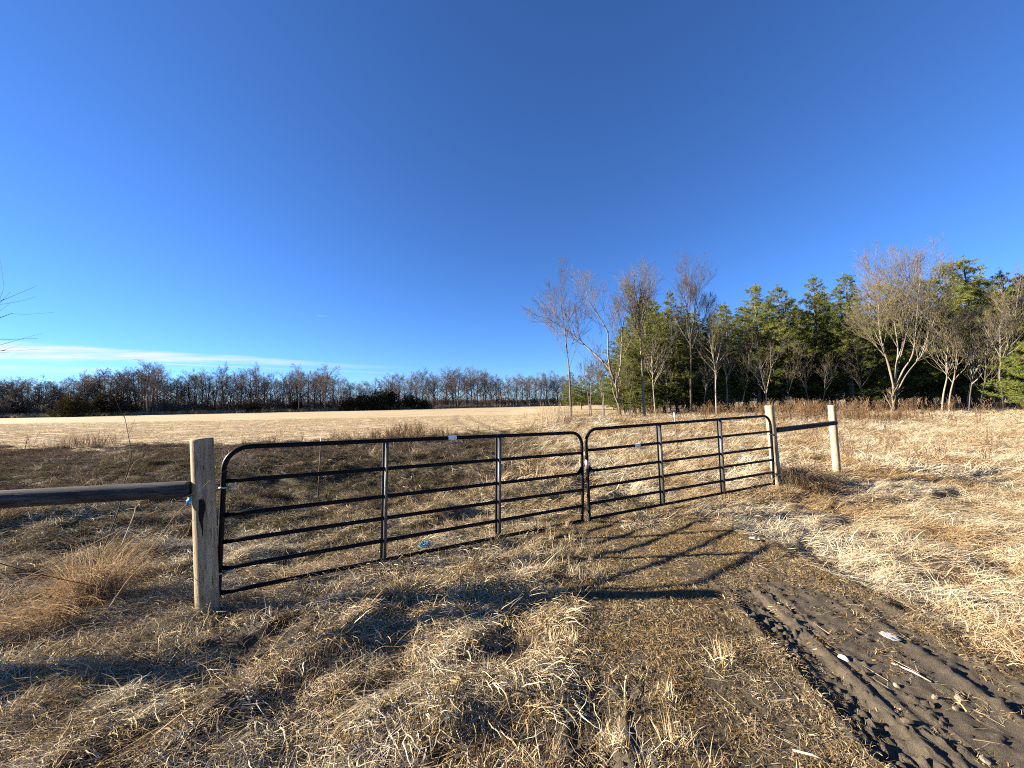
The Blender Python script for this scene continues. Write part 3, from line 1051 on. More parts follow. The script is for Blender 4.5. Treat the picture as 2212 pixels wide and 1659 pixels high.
crumple('paper_scrap', gp(1632, 1170, 0.03), (0.12, 0.07, 0.05), MAT['paper'], 'white paper scrap on the trodden ground below the far gate', 'litter', 4)
crumple('paper_scrap', gp(1925, 1383, 0.012), (0.115, 0.085, 0.015), MAT['paper'], 'flat pale paper scrap on the smooth mud at right', 'litter', 5)
# ribbon on the near post
rp = at(411, 1080, YL - 0.02)
rng = np.random.default_rng(8)
n = 7
v = []
for i in range(n):
    f = i / (n - 1)
    wdt = 0.028 * (0.45 + math.sin(math.pi * min(1, f + 0.15)))
    for s_ in (-0.5, 0, 0.5):
        v.append((s_ * wdt + rng.normal(0, 0.003) - 0.012 * f, rng.normal(0, 0.006) - 0.006, 0.035 - 0.075 * f))
q = [(i * 3 + k, i * 3 + k + 1, (i + 1) * 3 + k + 1, (i + 1) * 3 + k) for i in range(n - 1) for k in (0, 1)]
rib = obj('marker_ribbon', make_mesh('marker_ribbon', v, None, q, True), MAT['blue_tape'], None, rp)
md = rib.modifiers.new('thick', 'SOLIDIFY')
md.thickness = 0.0015
tag(rib, 'small bright blue plastic ribbon tied at the near post', 'ribbon')


def stone(px, py, size, seed, mat, name, label, cat, group=None):
    bm = bmesh.new()
    bmesh.ops.create_icosphere(bm, subdivisions=2, radius=1)
    cuts = [(Vector(np.random.default_rng(seed * 7 + c).normal(0, 1, 3)).normalized(), 0.55 + 0.05 * c) for c in range(6)]
    rng = np.random.default_rng(seed)
    k = rng.normal(0, 1, (5, 3))
    for vv in bm.verts:
        c = np.array(vv.co)
        s = 1 + 0.12 * sum(math.sin(2.2 * c.dot(kk) + i) for i, kk in enumerate(k)) / 2
        vv.co = vv.co * s
        for nrm_, dd_ in cuts:
            ex_ = vv.co.dot(nrm_) - dd_
            if ex_ > 0:
                vv.co = vv.co - nrm_ * ex_
        vv.co.x *= size[0] / 2
        vv.co.y *= size[1] / 2
        vv.co.z *= size[2] / 2
    me_ = bpy.data.meshes.new(name)
    bm.to_mesh(me_)
    bm.free()
    p = gp(px, py, size[2] * 0.12)
    o = obj(name, me_, mat, None, p, (rng.uniform(-.3, .3), rng.uniform(-.3, .3), rng.uniform(0, 6)))
    tag(o, label, cat, group)


stone(1824, 1426, (0.065, 0.045, 0.04), 1, MAT['white_stone'], 'stone', 'small white stone with a dark shadow on the smooth mud', 'stone')
stone(2073, 1510, (0.058, 0.046, 0.038), 2, MAT['stone'], 'stone', 'largest tan pebble among clods near the right edge', 'stone')
stone(2020, 1512, (0.035, 0.03, 0.025), 3, MAT['stone'], 'stone', 'tan pebble just left of the largest pebble', 'stone')
stone(2063, 1532, (0.036, 0.032, 0.026), 4, MAT['stone'], 'stone', 'tan pebble just below the largest pebble', 'stone')
stone(1938, 1484, (0.04, 0.035, 0.03), 5, MAT['stone'], 'stone', 'tan pebble above the lower tread marks', 'stone')
stone(1956, 1560, (0.06, 0.05, 0.035), 6, MAT['clod'], 'dirt_clod', 'tan dirt clod at the edge of the lower tread marks', 'dirt clod')
stone(2010, 1523, (0.045, 0.05, 0.03), 7, MAT['clod'], 'dirt_clod', 'dirt clod between the tan pebbles at right', 'dirt clod')
stone(2130, 1645, (0.05, 0.04, 0.03), 8, MAT['stone'], 'stone', 'tan pebble near the bottom right corner', 'stone')


def straw_bit(a, b, r, label, mat='stalk_pale'):
    p0, p1 = gp(*a, 0.008), gp(*b, 0.012)
    mid_ = (p0 + p1) / 2 + Vector((0.006, -0.004, 0.006))
    o = obj('straw_stem', tube_mesh('straw_stem', [(np.array([Vector((0, 0, 0)), mid_ - p0, p1 - p0]), np.array([r * 0.7, r, r * 0.6]))], 6), MAT[mat], None, p0)
    tag(o, label, 'straw', 'loose stems on the mud')


straw_bit((1927, 1440), (2012, 1478), 0.006, 'long pale stem lying on the smooth mud')
straw_bit((1712, 1626), (1790, 1652), 0.005, 'pale stem lying at the bottom edge below the tread marks')
straw_bit((1667, 1396), (1703, 1399), 0.004, 'short pale stem lying at the left edge of the mud')
straw_bit((1756, 1407), (1800, 1405), 0.003, 'thin pale stem beside the white stone on the mud')
straw_bit((1322, 1588), (1380, 1592), 0.004, 'pale stem lying right of the lower left tread marks')


# ------------------------------------------------------------------ grass
def clump_mesh(name, seed, n, root_r, len_rng, e0, e1, spread, width, segs=4, curl=0.35, zmin=0.0, stack=0.0, power=1.0, kink=0.0):
    """blades as tapered ribbons; e0/e1: elevation (deg) at root and tip; spread: azimuth sd (rad) about +x"""
    rng = np.random.default_rng(seed)
    az = rng.normal(0, 1, n) * spread if spread < 3 else rng.uniform(0, 2 * np.pi, n)
    L_ = rng.uniform(*len_rng, n)
    rad = root_r * np.sqrt(rng.uniform(0, 1, n))
    ra_ = rng.uniform(0, 2 * np.pi, n)
    p = np.stack([rad * np.cos(ra_), rad * np.sin(ra_), rng.uniform(0, 1, n) * stack], -1)
    ea = np.radians(rng.uniform(*e0, n))
    eb = np.radians(rng.uniform(*e1, n))
    cu = rng.normal(0, curl, n)
    w = width * rng.choice([0.45, 0.7, 1.0, 1.5, 2.0], n, p=[0.32, 0.34, 0.22, 0.09, 0.03])
    tw = rng.uniform(-0.9, 0.9, n)
    br = rng.uniform(0, 1, n)
    ek = np.zeros(n)
    V = []
    for k in range(segs + 1):
        s = k / segs
        e = ea + (eb - ea) * s ** power
        if kink > 0 and k > 0:
            az = az + rng.normal(0, kink, n)
            ek = ek + rng.normal(0, kink * 0.6, n)
        e = e + ek
        a = az + cu * s
        t = np.stack([np.cos(e) * np.cos(a), np.cos(e) * np.sin(a), np.sin(e)], -1)
        if k > 0:
            p = p + t * (L_ / segs)[:, None]
            p[:, 2] = np.maximum(p[:, 2], zmin + 0.004 * br)
        side = np.stack([-np.sin(a), np.cos(a), np.zeros(n)], -1)
        up = np.cross(t, side)
        sv = side * np.cos(tw)[:, None] + up * np.sin(tw)[:, None]
        ww = (w * (1 - 0.85 * s ** 1.6) * 0.5)[:, None]
        V.append(p - sv * ww)
        V.append(p + sv * ww)
    V = np.stack(V, 1)                     # n, 2(segs+1), 3
    m = 2 * (segs + 1)
    idx = (np.arange(n) * m)[:, None]
    q = np.concatenate([np.concatenate([idx + 2 * k, idx + 2 * k + 1, idx + 2 * k + 3, idx + 2 * k + 2], 1) for k in range(segs)])
    return make_mesh(name, V.reshape(-1, 3), None, q, False, dict(br=np.repeat(br, m)))


def clump_set(key, mat, count, **kw):
    c = bpy.data.collections.new(key)
    seed = kw.pop('seed')
    for i in range(count):
        me_ = clump_mesh(key, seed + i, **kw)
        me_.materials.append(mat)
        c.objects.link(bpy.data.objects.new('%s_%02d' % (key, i), me_))
    return c


def scatter(name, pts, yaw, scale, coll, nvar, label, cat, seed, tilt=1.0, lift=0.0, extra_tilt=0.0, kind='stuff'):
    """instances of the clumps of a collection on the terrain, laid to its slope"""
    rng = np.random.default_rng(seed)
    x, y = pts[:, 0], pts[:, 1]
    e = 0.05
    z = terrain(x, y)
    nx = -(terrain(x + e, y) - terrain(x - e, y)) / (2 * e) * tilt
    ny = -(terrain(x, y + e) - terrain(x, y - e)) / (2 * e) * tilt
    nx = nx + rng.normal(0, 1, len(x)) * extra_tilt
    ny = ny + rng.normal(0, 1, len(x)) * extra_tilt
    up = np.stack([nx, ny, np.ones_like(nx)], -1)
    up /= np.linalg.norm(up, axis=1, keepdims=True)
    fx = np.stack([np.cos(yaw), np.sin(yaw), np.zeros_like(yaw)], -1)
    fx = fx - up * (fx * up).sum(1, keepdims=True)
    fx /= np.linalg.norm(fx, axis=1, keepdims=True)
    fy = np.cross(up, fx)
    # euler XYZ of the matrix with columns fx, fy, up
    sy = np.hypot(fx[:, 0], fx[:, 1])
    rot = np.stack([np.arctan2(fy[:, 2], up[:, 2]), np.arctan2(-fx[:, 2], sy), np.arctan2(fx[:, 1], fx[:, 0])], -1)
    me_ = bpy.data.meshes.new(name)
    me_.vertices.add(len(x))
    me_.vertices.foreach_set('co', np.stack([x, y, z + lift], -1).astype(np.float32).ravel())
    a = me_.attributes.new('rot', 'FLOAT_VECTOR', 'POINT')
    a.data.foreach_set('vector', rot.astype(np.float32).ravel())
    a = me_.attributes.new('scl', 'FLOAT', 'POINT')
    a.data.foreach_set('value', scale.astype(np.float32))
    a = me_.attributes.new('var', 'INT', 'POINT')
    a.data.foreach_set('value', rng.integers(0, nvar, len(x)).astype(np.int32))
    ng = bpy.data.node_groups.new(name, 'GeometryNodeTree')
    ng.interface.new_socket('Geometry', in_out='INPUT', socket_type='NodeSocketGeometry')
    ng.interface.new_socket('Geometry', in_out='OUTPUT', socket_type='NodeSocketGeometry')
    gi = ng.nodes.new('NodeGroupInput')
    go = ng.nodes.new('NodeGroupOutput')
    iop = ng.nodes.new('GeometryNodeInstanceOnPoints')
    ci = ng.nodes.new('GeometryNodeCollectionInfo')
    ci.inputs['Collection'].default_value = coll
    ci.inputs['Separate Children'].default_value = True
    ci.inputs['Reset Children'].default_value = True
    iop.inputs['Pick Instance'].default_value = True

    def named(n_, typ):
        nd = ng.nodes.new('GeometryNodeInputNamedAttribute')
        nd.data_type = typ
        nd.inputs['Name'].default_value = n_
        return nd.outputs[0]
    er = ng.nodes.new('FunctionNodeEulerToRotation')
    ng.links.new(named('rot', 'FLOAT_VECTOR'), er.inputs[0])
    ng.links.new(gi.outputs[0], iop.inputs['Points'])
    ng.links.new(ci.outputs[0], iop.inputs['Instance'])
    ng.links.new(named('var', 'INT'), iop.inputs['Instance Index'])
    ng.links.new(er.outputs[0], iop.inputs['Rotation'])
    ng.links.new(named('scl', 'FLOAT'), iop.inputs['Scale'])
    ng.links.new(iop.outputs[0], go.inputs[0])
    o = obj(name, me_)
    md_ = o.modifiers.new('scatter', 'NODES')
    md_.node_group = ng
    tag(o, label, cat, kind=kind)
    return o


def sample(rng, x0, x1, y0, y1, dens, keep):
    """random points in the visible wedge (with a margin to both sides), thinned by keep(x, y) in 0..1"""
    n = int((x1 - x0) * (y1 - y0) * dens)
    x = rng.uniform(x0, x1, n)
    y = rng.uniform(y0, y1, n)
    w = (np.abs(x) < 1.38 * y + 1.6)
    x, y = x[w], y[w]
    k = rng.uniform(0, 1, len(x)) < keep(x, y)
    return np.stack([x[k], y[k]], -1)


STRAW = ((0.0, (0.144, 0.094, 0.045)), (0.3, (0.297, 0.221, 0.122)), (0.62, (0.459, 0.373, 0.225)), (0.85, (0.612, 0.531, 0.373)), (1.0, (0.720, 0.661, 0.517)))
PALE = ((0.0, (0.181, 0.125, 0.071)), (0.25, (0.327, 0.258, 0.159)), (0.6, (0.482, 0.408, 0.275)), (1.0, (0.636, 0.581, 0.443)))
DULL = ((0.0, (0.085, 0.059, 0.030)), (0.4, (0.203, 0.146, 0.079)), (0.75, (0.360, 0.276, 0.158)), (1.0, (0.557, 0.458, 0.306)))
MOSS_SHADE = ((0.0, (0.045, 0.038, 0.021)), (0.5, (0.104, 0.085, 0.047)), (0.8, (0.180, 0.149, 0.088)), (1.0, (0.360, 0.306, 0.211)))  # mossy ditch grass, darkened to stand in for shade as well
ORANGE = ((0.0, (0.17, 0.105, 0.052)), (0.4, (0.32, 0.22, 0.12)), (0.8, (0.47, 0.355, 0.215)), (1.0, (0.60, 0.50, 0.34)))
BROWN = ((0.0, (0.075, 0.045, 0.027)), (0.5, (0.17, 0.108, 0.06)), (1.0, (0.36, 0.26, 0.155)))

M_mat = blade_mat('matted_grass', STRAW, ((0.66, 0.54, 0.42), 0.5), 0.9, 0.12, 0.45)
M_dark = blade_mat('dark_rough_grass', ((0.0, (0.06, 0.042, 0.028)), (0.4, (0.135, 0.10, 0.068)), (0.75, (0.26, 0.205, 0.145)), (1.0, (0.46, 0.40, 0.31))), ((0.6, 0.52, 0.44), 0.8), 0.45, 0.15, 0.45)
M_pale = blade_mat('pale_straw', PALE, ((0.62, 0.48, 0.33), 0.85), 0.7, 0.14, 0.4)
M_dull = blade_mat('trodden_grass', DULL, ((0.75, 0.68, 0.52), 0.7), 1.6, 0.14, 0.4)
M_moss = blade_mat('greenish_shade_grass', MOSS_SHADE, ((0.75, 0.75, 0.6), 0.6), 0.7, 0.25, 0.4)
M_orange = blade_mat('orange_grass', ORANGE, ((0.75, 0.6, 0.5), 0.5), 2.0, 0.35, 0.2)
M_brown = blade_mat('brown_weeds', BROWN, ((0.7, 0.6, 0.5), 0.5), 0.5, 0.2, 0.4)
M_hay = blade_mat('hay_stubble', ((0.0, (0.36, 0.275, 0.16)), (0.5, (0.56, 0.46, 0.30)), (1.0, (0.76, 0.67, 0.49))), ((0.84, 0.74, 0.58), 0.5), 0.25, 0.3, 0.4)

C_mat = clump_set('lying_tuft', M_mat, 8, seed=100, n=88, root_r=0.17, len_rng=(0.05, 0.24), e0=(0, 52), e1=(-42, 8), spread=0.75, width=0.0048, segs=5, curl=0.7, stack=0.04, kink=0.22)
C_pale = clump_set('straw_tuft', M_pale, 8, seed=200, n=84, root_r=0.16, len_rng=(0.05, 0.25), e0=(0, 50), e1=(-38, 6), spread=0.8, width=0.0044, segs=5, curl=0.5, stack=0.04, kink=0.20)
M_bleach = blade_mat('bleached_grass', ((0.0, (0.33, 0.26, 0.17)), (0.5, (0.53, 0.465, 0.345)), (1.0, (0.72, 0.675, 0.56))), ((0.85, 0.76, 0.64), 0.5), 0.9, 0.3, 0.3)
C_bleach = clump_set('bleached_tuft', M_bleach, 6, seed=250, n=40, root_r=0.13, len_rng=(0.06, 0.24), e0=(0, 40), e1=(-30, 8), spread=0.9, width=0.0046, segs=4, curl=0.6, stack=0.03, kink=0.25)
C_short = clump_set('short_tuft', M_dull, 7, seed=300, n=60, root_r=0.09, len_rng=(0.012, 0.055), e0=(0, 60), e1=(-30, 30), spread=9, width=0.0038, segs=2, curl=0.6, stack=0.006, kink=0.3)
C_stub = clump_set('upright_tuft', M_mat, 5, seed=350, n=50, root_r=0.06, len_rng=(0.05, 0.15), e0=(45, 85), e1=(0, 70), spread=9, width=0.0042, segs=3, curl=0.5, stack=0.0, kink=0.25)
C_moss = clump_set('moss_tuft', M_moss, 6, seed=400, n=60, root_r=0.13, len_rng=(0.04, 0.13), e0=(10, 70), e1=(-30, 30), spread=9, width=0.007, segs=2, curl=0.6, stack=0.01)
C_bit = clump_set('straw_bits', M_pale, 6, seed=500, n=7, root_r=0.12, len_rng=(0.05, 0.20), e0=(-2, 6), e1=(-4, 3), spread=9, width=0.0040, segs=2, curl=0.25, stack=0.006, zmin=0.003)
C_midp = clump_set('mid_straw', M_pale, 7, seed=600, n=60, root_r=0.22, len_rng=(0.14, 0.44), e0=(5, 60), e1=(-35, 10), spread=0.9, width=0.011, segs=4, curl=0.6, stack=0.05, kink=0.2)
C_midm = clump_set('mid_mat', M_dark, 7, seed=650, n=60, root_r=0.22, len_rng=(0.14, 0.42), e0=(5, 60), e1=(-35, 5), spread=0.9, width=0.010, segs=4, curl=0.6, stack=0.05, kink=0.2)
C_hay = clump_set('hay_tuft', M_hay, 6, seed=700, n=46, root_r=0.36, len_rng=(0.06, 0.20), e0=(0, 26), e1=(-20, 8), spread=0.6, width=0.020, segs=2, curl=0.3, stack=0.02)
C_tall = clump_set('tall_tuft', M_mat, 5, seed=800, n=60, root_r=0.10, len_rng=(0.35, 0.75), e0=(55, 88), e1=(-25, 50), spread=9, width=0.007, segs=5, curl=0.4, stack=0.0, power=1.6)
C_tallp = clump_set('tall_straw', M_pale, 5, seed=850, n=60, root_r=0.12, len_rng=(0.35, 0.8), e0=(55, 88), e1=(-20, 70), spread=9, width=0.010, segs=4, curl=0.4, stack=0.0, power=1.6)


def weed_mesh(name, seed, h, n_side, mat, r=0.006, heads=True):
    """stiff dead stalks with ascending side shoots and ragged seed heads"""
    rng = np.random.default_rng(seed)
    polys = []
    for s in range(rng.integers(3, 6)):
        b = rng.normal(0, 0.07, 3) * [1, 1, 0]
        hh = h * rng.uniform(0.65, 1.1)
        d = np.array([rng.normal(0, 0.12), rng.normal(0, 0.12), 1.0])
        pts = [b]
        for k in range(4):
            d = d + rng.normal(0, 0.06, 3)
            pts.append(pts[-1] + d / np.linalg.norm(d) * hh / 4)
        pts = np.array(pts)
        polys.append((pts, np.linspace(r, r * 0.5, 5)))
        for k in range(n_side):
            f = rng.uniform(0.4, 1.0) * 3.99
            i = int(f)
            p = pts[i] + (pts[i + 1] - pts[i]) * (f - i)
            a = rng.uniform(0, 6.28)
            e = rng.uniform(0.5, 1.2)
            ln = hh * rng.uniform(0.06, 0.22)
            dd = np.array([math.cos(a) * math.cos(e), math.sin(a) * math.cos(e), math.sin(e)])
            q1 = p + dd * ln * 0.6
            q2 = q1 + (dd + [0, 0, 0.5]) / 1.3 * ln * 0.5
            polys.append((np.array([p, q1, q2]), np.array([r * 0.5, r * 0.45, r * 0.9 if heads else r * 0.3])))
    v, q, t = tubes(polys, 3)
    me_ = make_mesh(name, v, t, q, False, dict(br=np.repeat(rng.uniform(0, 1, max(1, len(v) // 9 + 1)), 9)[:len(v)]))
    me_.materials.append(mat)
    return me_


C_weed = bpy.data.collections.new('weeds')
for i in range(6):
    C_weed.objects.link(bpy.data.objects.new('weed_%02d' % i, weed_mesh('weed', 40 + i, 0.85, 9, M_brown, 0.0075)))
C_reed = bpy.data.collections.new('reeds')
for i in range(4):
    C_reed.objects.link(bpy.data.objects.new('reed_%02d' % i, weed_mesh('reed', 60 + i, 1.0, 3, M_pale, 0.007)))

rg = np.random.default_rng(77)


def jit(n, s):
    return rg.normal(0, s, n)


def flow_left(p):
    f = fbm(p[:, 0] * 0.9, p[:, 1] * 0.9, 91) - 0.5
    return R(-148) + f * 6.5


def flow_right(p):
    f = fbm(p[:, 0] * 0.8, p[:, 1] * 0.8, 93) - 0.5
    return R(-28) + f * 4.2


# 1 long matted grass, left foreground and just behind the near gate
def k_left(x, y):
    Z = zones(x, y)
    return (1 - Z['trod']) * (1 - Z['green'] * 0.7) * sst(2.4, 1.2, x) * (1 - Z['path'] * 0.6) * (0.10 + 0.90 * sst(0.40, 0.58, fbm(x * 2.7, y * 2.7, 95)))


p = sample(rg, -7.5, 2.4, 1.0, 8.2, 210, k_left)
scatter('matted_grass', p, flow_left(p) + jit(len(p), 0.55), rg.uniform(0.65, 1.15, len(p)), C_mat, 8, 'long matted dry grass lying in swirls in the left foreground', 'dry grass', 1)


p = sample(rg, -6.5, 2.0, 1.0, 6.0, 150, lambda x, y: k_left(x, y) * sst(0.38, 0.58, fbm(x * 1.1 + 7, y * 1.1, 96)))
scatter('bleached_grass', p, flow_left(p) + jit(len(p), 0.8), rg.uniform(0.55, 1.0, len(p)), C_bleach, 6, 'bleached pale grass lying in patches over the left foreground', 'dry grass', 21, lift=0.03)


# 2 short upright leftovers through the matted and trodden grass
def k_stub(x, y):
    Z = zones(x, y)
    b = np.exp(-((x - 0.15 - 0.6 * (fbm(x, y, 97) - 0.5)) / 0.55) ** 2) * (1 - sst(5.0, 6.0, y))
    return np.clip(b + 0.22 * (1 - Z['trod']), 0, 1) * (1 - Z['mud']) * sst(3.2, 2.2, x)


p = sample(rg, -5, 3.2, 1.0, 6.0, 60, k_stub)
scatter('upright_grass', p, rg.uniform(0, 6.28, len(p)), rg.uniform(0.6, 1.25, len(p)), C_stub, 5, 'short upright dry grass between the matted grass and the track', 'dry grass', 2)


# 3 trodden short grass on the track
def k_trod(x, y):
    Z = zones(x, y)
    bare = sst(0.62, 0.42, fbm(x * 2.3, y * 2.3, 99))
    return np.clip(Z['trod'], 0, 1) * (1 - 0.94 * Z['mud']) * (0.35 + 0.65 * bare)


p = sample(rg, -1, 4.0, 1.0, 6.8, 520, k_trod)
scatter('trodden_grass', p, rg.uniform(0, 6.28, len(p)), rg.uniform(0.55, 1.15, len(p)), C_short, 7, 'short trodden brown grass on the track before the gates', 'dry grass', 3)
p = sample(rg, -1, 4.2, 1.0, 6.5, 62, lambda x, y: np.clip(zones(x, y)['trod'] * 0.9 + zones(x, y)['mud'] * 0.1, 0, 1) * (1 - 0.75 * zones(x, y)['mud']))
scatter('loose_straw', p, R(-30) + jit(len(p), 0.7), rg.uniform(0.25, 0.8, len(p)), C_bit, 6, 'loose straw bits scattered over the trodden track', 'straw', 4, lift=0.004)


p = sample(rg, -6.5, 9, 1.0, 7.5, 22, lambda x, y: (1 - zones(x, y)['trod']))
scatter('broken_straw', p, rg.uniform(0, 6.28, len(p)), rg.uniform(0.5, 1.0, len(p)), C_bit, 6, 'broken bleached stems lying on top of the grass', 'straw', 23, lift=0.05, extra_tilt=0.25)

# crumbs and clods of mud along the ruts
C_clod = bpy.data.collections.new('clods')
for i in range(5):
    bm = bmesh.new()
    bmesh.ops.create_icosphere(bm, subdivisions=1, radius=0.5)
    rc_ = np.random.default_rng(1200 + i)
    for vv in bm.verts:
        vv.co = vv.co * rc_.uniform(0.65, 1.25)
        vv.co.z *= 0.7
    mc_ = bpy.data.meshes.new('clod')
    bm.to_mesh(mc_)
    bm.free()
    mc_.materials.append(MAT['clod'])
    C_clod.objects.link(bpy.data.objects.new('clod_%02d' % i, mc_))


def k_clod(x, y):
    Z = zones(x, y)
    return np.clip(Z['mud'] * 1.2, 0, 1) * sst(0.50, 0.66, fbm(x * 3.1, y * 1.2, 131)) + 0.04 * Z['trod']


p = sample(rg, -0.2, 4.0, 1.2, 4.6, 1100, k_clod)
scatter('mud_crumbs', p, rg.uniform(0, 6.28, len(p)), 0.005 + 0.024 * rg.uniform(0, 1, len(p)) ** 4, C_clod, 5, 'crumbs of dry mud along the tyre ruts', 'mud crumbs', 22, lift=0.003)


# 4 pale straw to the right of the track and along the far gate
def k_right(x, y):
    Z = zones(x, y)
    return (1 - Z['trod']) * sst(1.6, 2.8, x) * (1 - Z['path'] * 0.5) * (0.25 + 0.75 * sst(0.36, 0.56, fbm(x * 2.2, y * 2.2, 101)))


p = sample(rg, 1.4, 11, 1.0, 8.2, 165, k_right)
scatter('pale_straw', p, flow_right(p) + jit(len(p), 0.45), rg.uniform(0.6, 1.15, len(p)), C_pale, 8, 'pale bright straw lying over the bank right of the track', 'dry grass', 5)


# 5 mid distance rough grass, right and centre
def k_midp(x, y):
    Z = zones(x, y)
    return (1 - Z['field'] * 0.9) * sst(-1.0, 1.6, x + 0.5 * (fbm(x, y, 103) - 0.5)) * (1 - Z['path'] * 0.75) * (0.4 + 0.6 * sst(0.35, 0.6, fbm(x * 0.8, y * 0.8, 105)))


p = sample(rg, -2, 24, 7.6, 20, 42, k_midp)
scatter('rough_straw', p, flow_right(p) + jit(len(p), 0.7), rg.uniform(0.7, 1.25, len(p)), C_midp, 7, 'rough pale straw grass behind the far gate', 'dry grass', 6)
p = sample(rg, -4, 52, 19, 36, 8, k_midp)
scatter('distant_straw', p, flow_right(p) + jit(len(p), 0.9), rg.uniform(1.0, 1.7, len(p)), C_midp, 7, 'pale straw grass running up to the pine stand', 'dry grass', 7)


# 6 brown grass behind the near gate, left
def k_midm(x, y):
    Z = zones(x, y)
    return (1 - Z['field']) * sst(0.8, -1.2, x) * (1 - 0.80 * Z['green']) * (1 - 0.7 * Z['path']) * (0.4 + 0.6 * sst(0.35, 0.6, fbm(x * 0.7, y * 0.7, 107)))


p = sample(rg, -27, 1.2, 7.6, 21, 34, k_midm)
scatter('rough_brown_grass', p, flow_left(p) + jit(len(p), 0.7), rg.uniform(0.7, 1.2, len(p)), C_midm, 7, 'rough brown grass between the near gate and the hayfield', 'dry grass', 8)


def k_green(x, y):
    Z = zones(x, y)
    return np.clip(Z['green'], 0, 1) * (0.5 + 0.5 * sst(0.35, 0.6, fbm(x * 0.9, y * 0.9, 109)))


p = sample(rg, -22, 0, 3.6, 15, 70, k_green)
scatter('mossy_shade_grass', p, rg.uniform(0, 6.28, len(p)), rg.uniform(0.7, 1.6, len(p)), C_moss, 6, 'short dull green mossy grass, darkened for shade, in the shallow ditch at left', 'grass', 9)

# path beyond the gate: short grass in the two wheel lines
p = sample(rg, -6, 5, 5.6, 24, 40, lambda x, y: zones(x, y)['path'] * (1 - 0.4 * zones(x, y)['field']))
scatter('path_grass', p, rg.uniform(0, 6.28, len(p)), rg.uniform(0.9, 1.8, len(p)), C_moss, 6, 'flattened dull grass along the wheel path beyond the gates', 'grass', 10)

# 7 hay stubble
p = sample(rg, -75, 16, 15, 55, 7, lambda x, y: zones(x, y)['field'] * (1 - 0.6 * zones(x, y)['path']) * np.clip(1.3 - y / 60, 0.25, 1))
scatter('hay_stubble', p, R(13) + jit(len(p), 0.25) + np.pi * rg.integers(0, 2, len(p)), rg.uniform(0.6, 1.2, len(p)), C_hay, 6, 'pale golden hay stubble on the mown field', 'hay stubble', 11)


# 8 taller grass tufts here and there
def k_tall(x, y):
    return sst(0.60, 0.74, fbm(x * 0.45, y * 0.45, 111)) * (1 - zones(x, y)['field']) * (1 - zones(x, y)['trod']) * (1 - zones(x, y)['path'])


p = sample(rg, -20, 1.0, 3.8, 20, 1.6, k_tall)
scatter('tall_brown_grass', p, rg.uniform(0, 6.28, len(p)), rg.uniform(0.4, 0.9, len(p)), C_tall, 5, 'taller brown grass tufts scattered behind the near gate', 'dry grass', 12)
p = sample(rg, 1.5, 26, 6.0, 30, 1.5, k_tall)
scatter('tall_pale_grass', p, rg.uniform(0, 6.28, len(p)), rg.uniform(0.35, 0.8, len(p)), C_tallp, 5, 'taller pale grass tufts scattered behind the far gate', 'dry grass', 13)


# 9 weeds: brown band along the near edge of the hayfield, stalks along the pines
def k_edge(x, y):
    edge = np.interp(x, [-60, -14, -6, -2, 0.5], [15.2, 15.4, 16.6, 18.2, 20])
    return np.exp(-((y - edge) / 0.8) ** 2) * sst(0.40, 0.62, fbm(x * 0.35, y * 0.1, 113)) * sst(0.8, -0.6, x)


p = sample(rg, -26, 1, 13, 22, 4.5, k_edge)
scatter('edge_weeds', p, rg.uniform(0, 6.28, len(p)), rg.uniform(0.25, 0.85, len(p)), C_weed, 6, 'reddish brown weeds along the near edge of the hayfield', 'weeds', 14, 0.0)
p2 = np.stack([rg.normal(-5.0, 1.5, 150), rg.normal(18.2, 0.7, 150)], -1)
scatter('weed_thicket', p2, rg.uniform(0, 6.28, len(p2)), rg.uniform(0.4, 1.0, len(p2)) * (0.6 + 0.6 * np.exp(-((p2[:, 0] + 5.0) / 1.3) ** 2)), C_weed, 6, 'dense reddish weed thicket at the hayfield edge left of centre', 'weeds', 15, 0.0)


def k_pw(x, y):
    e = 27.0 + 0.05 * x
    return np.exp(-((y - e) / 2.4) ** 2) * sst(5, 9, x) * sst(0.32, 0.6, fbm(x * 0.25, y * 0.25, 117))


p = sample(rg, 3, 46, 21, 33, 2.6, k_pw)
scatter('tall_weeds', p, rg.uniform(0, 6.28, len(p)), rg.uniform(0.5, 1.4, len(p)), C_weed, 6, 'tall brown weeds standing along the foot of the pines', 'weeds', 16, 0.0)
p = np.stack([rg.normal(18.5, 3.2, 230), rg.normal(22.5, 2.0, 230)], -1)
scatter('weed_patch', p, rg.uniform(0, 6.28, len(p)), rg.uniform(0.5, 1.3, len(p)), C_weed, 6, 'patch of tall brown weeds round the many-stemmed tree at right', 'weeds', 17, 0.0)
p = np.stack([rg.normal(2.4, 0.9, 60), rg.normal(25.5, 1.2, 60)], -1)
scatter('pale_reeds', p, rg.uniform(0, 6.28, len(p)), rg.uniform(0.8, 1.5, len(p)), C_reed, 4, 'pale upright reeds at the corner of the hayfield', 'reeds', 18, 0.0)
p = sample(rg, 5, 16, 8.5, 18, 1.1, lambda x, y: np.full(len(x), 1.0))
scatter('sparse_weeds', p, rg.uniform(0, 6.28, len(p)), rg.uniform(0.35, 0.8, len(p)), C_weed, 6, 'sparse thin brown weeds in the straw behind the pale posts', 'weeds', 19, 0.0)


# tussocks that stand out
def tussock(px, py, seed, n, rad, lens, e0, e1, spread, width, mat, label, yaw=0.0, sy=1.0, segs=6, power=1.5):
    c = gp(px, py)
    me_ = clump_mesh('tussock', seed, n, rad, lens, e0, e1, spread, width, segs, 0.4, 0.0, 0.02, power)
    o = obj('grass_tussock', me_, mat, None, (c.x, c.y, gz_at(c.x, c.y) - 0.02), (0, 0, yaw))
    o.scale = (1, sy, 1)
    tag(o, label, 'tussock', 'grass tussocks that stand out')
    return o


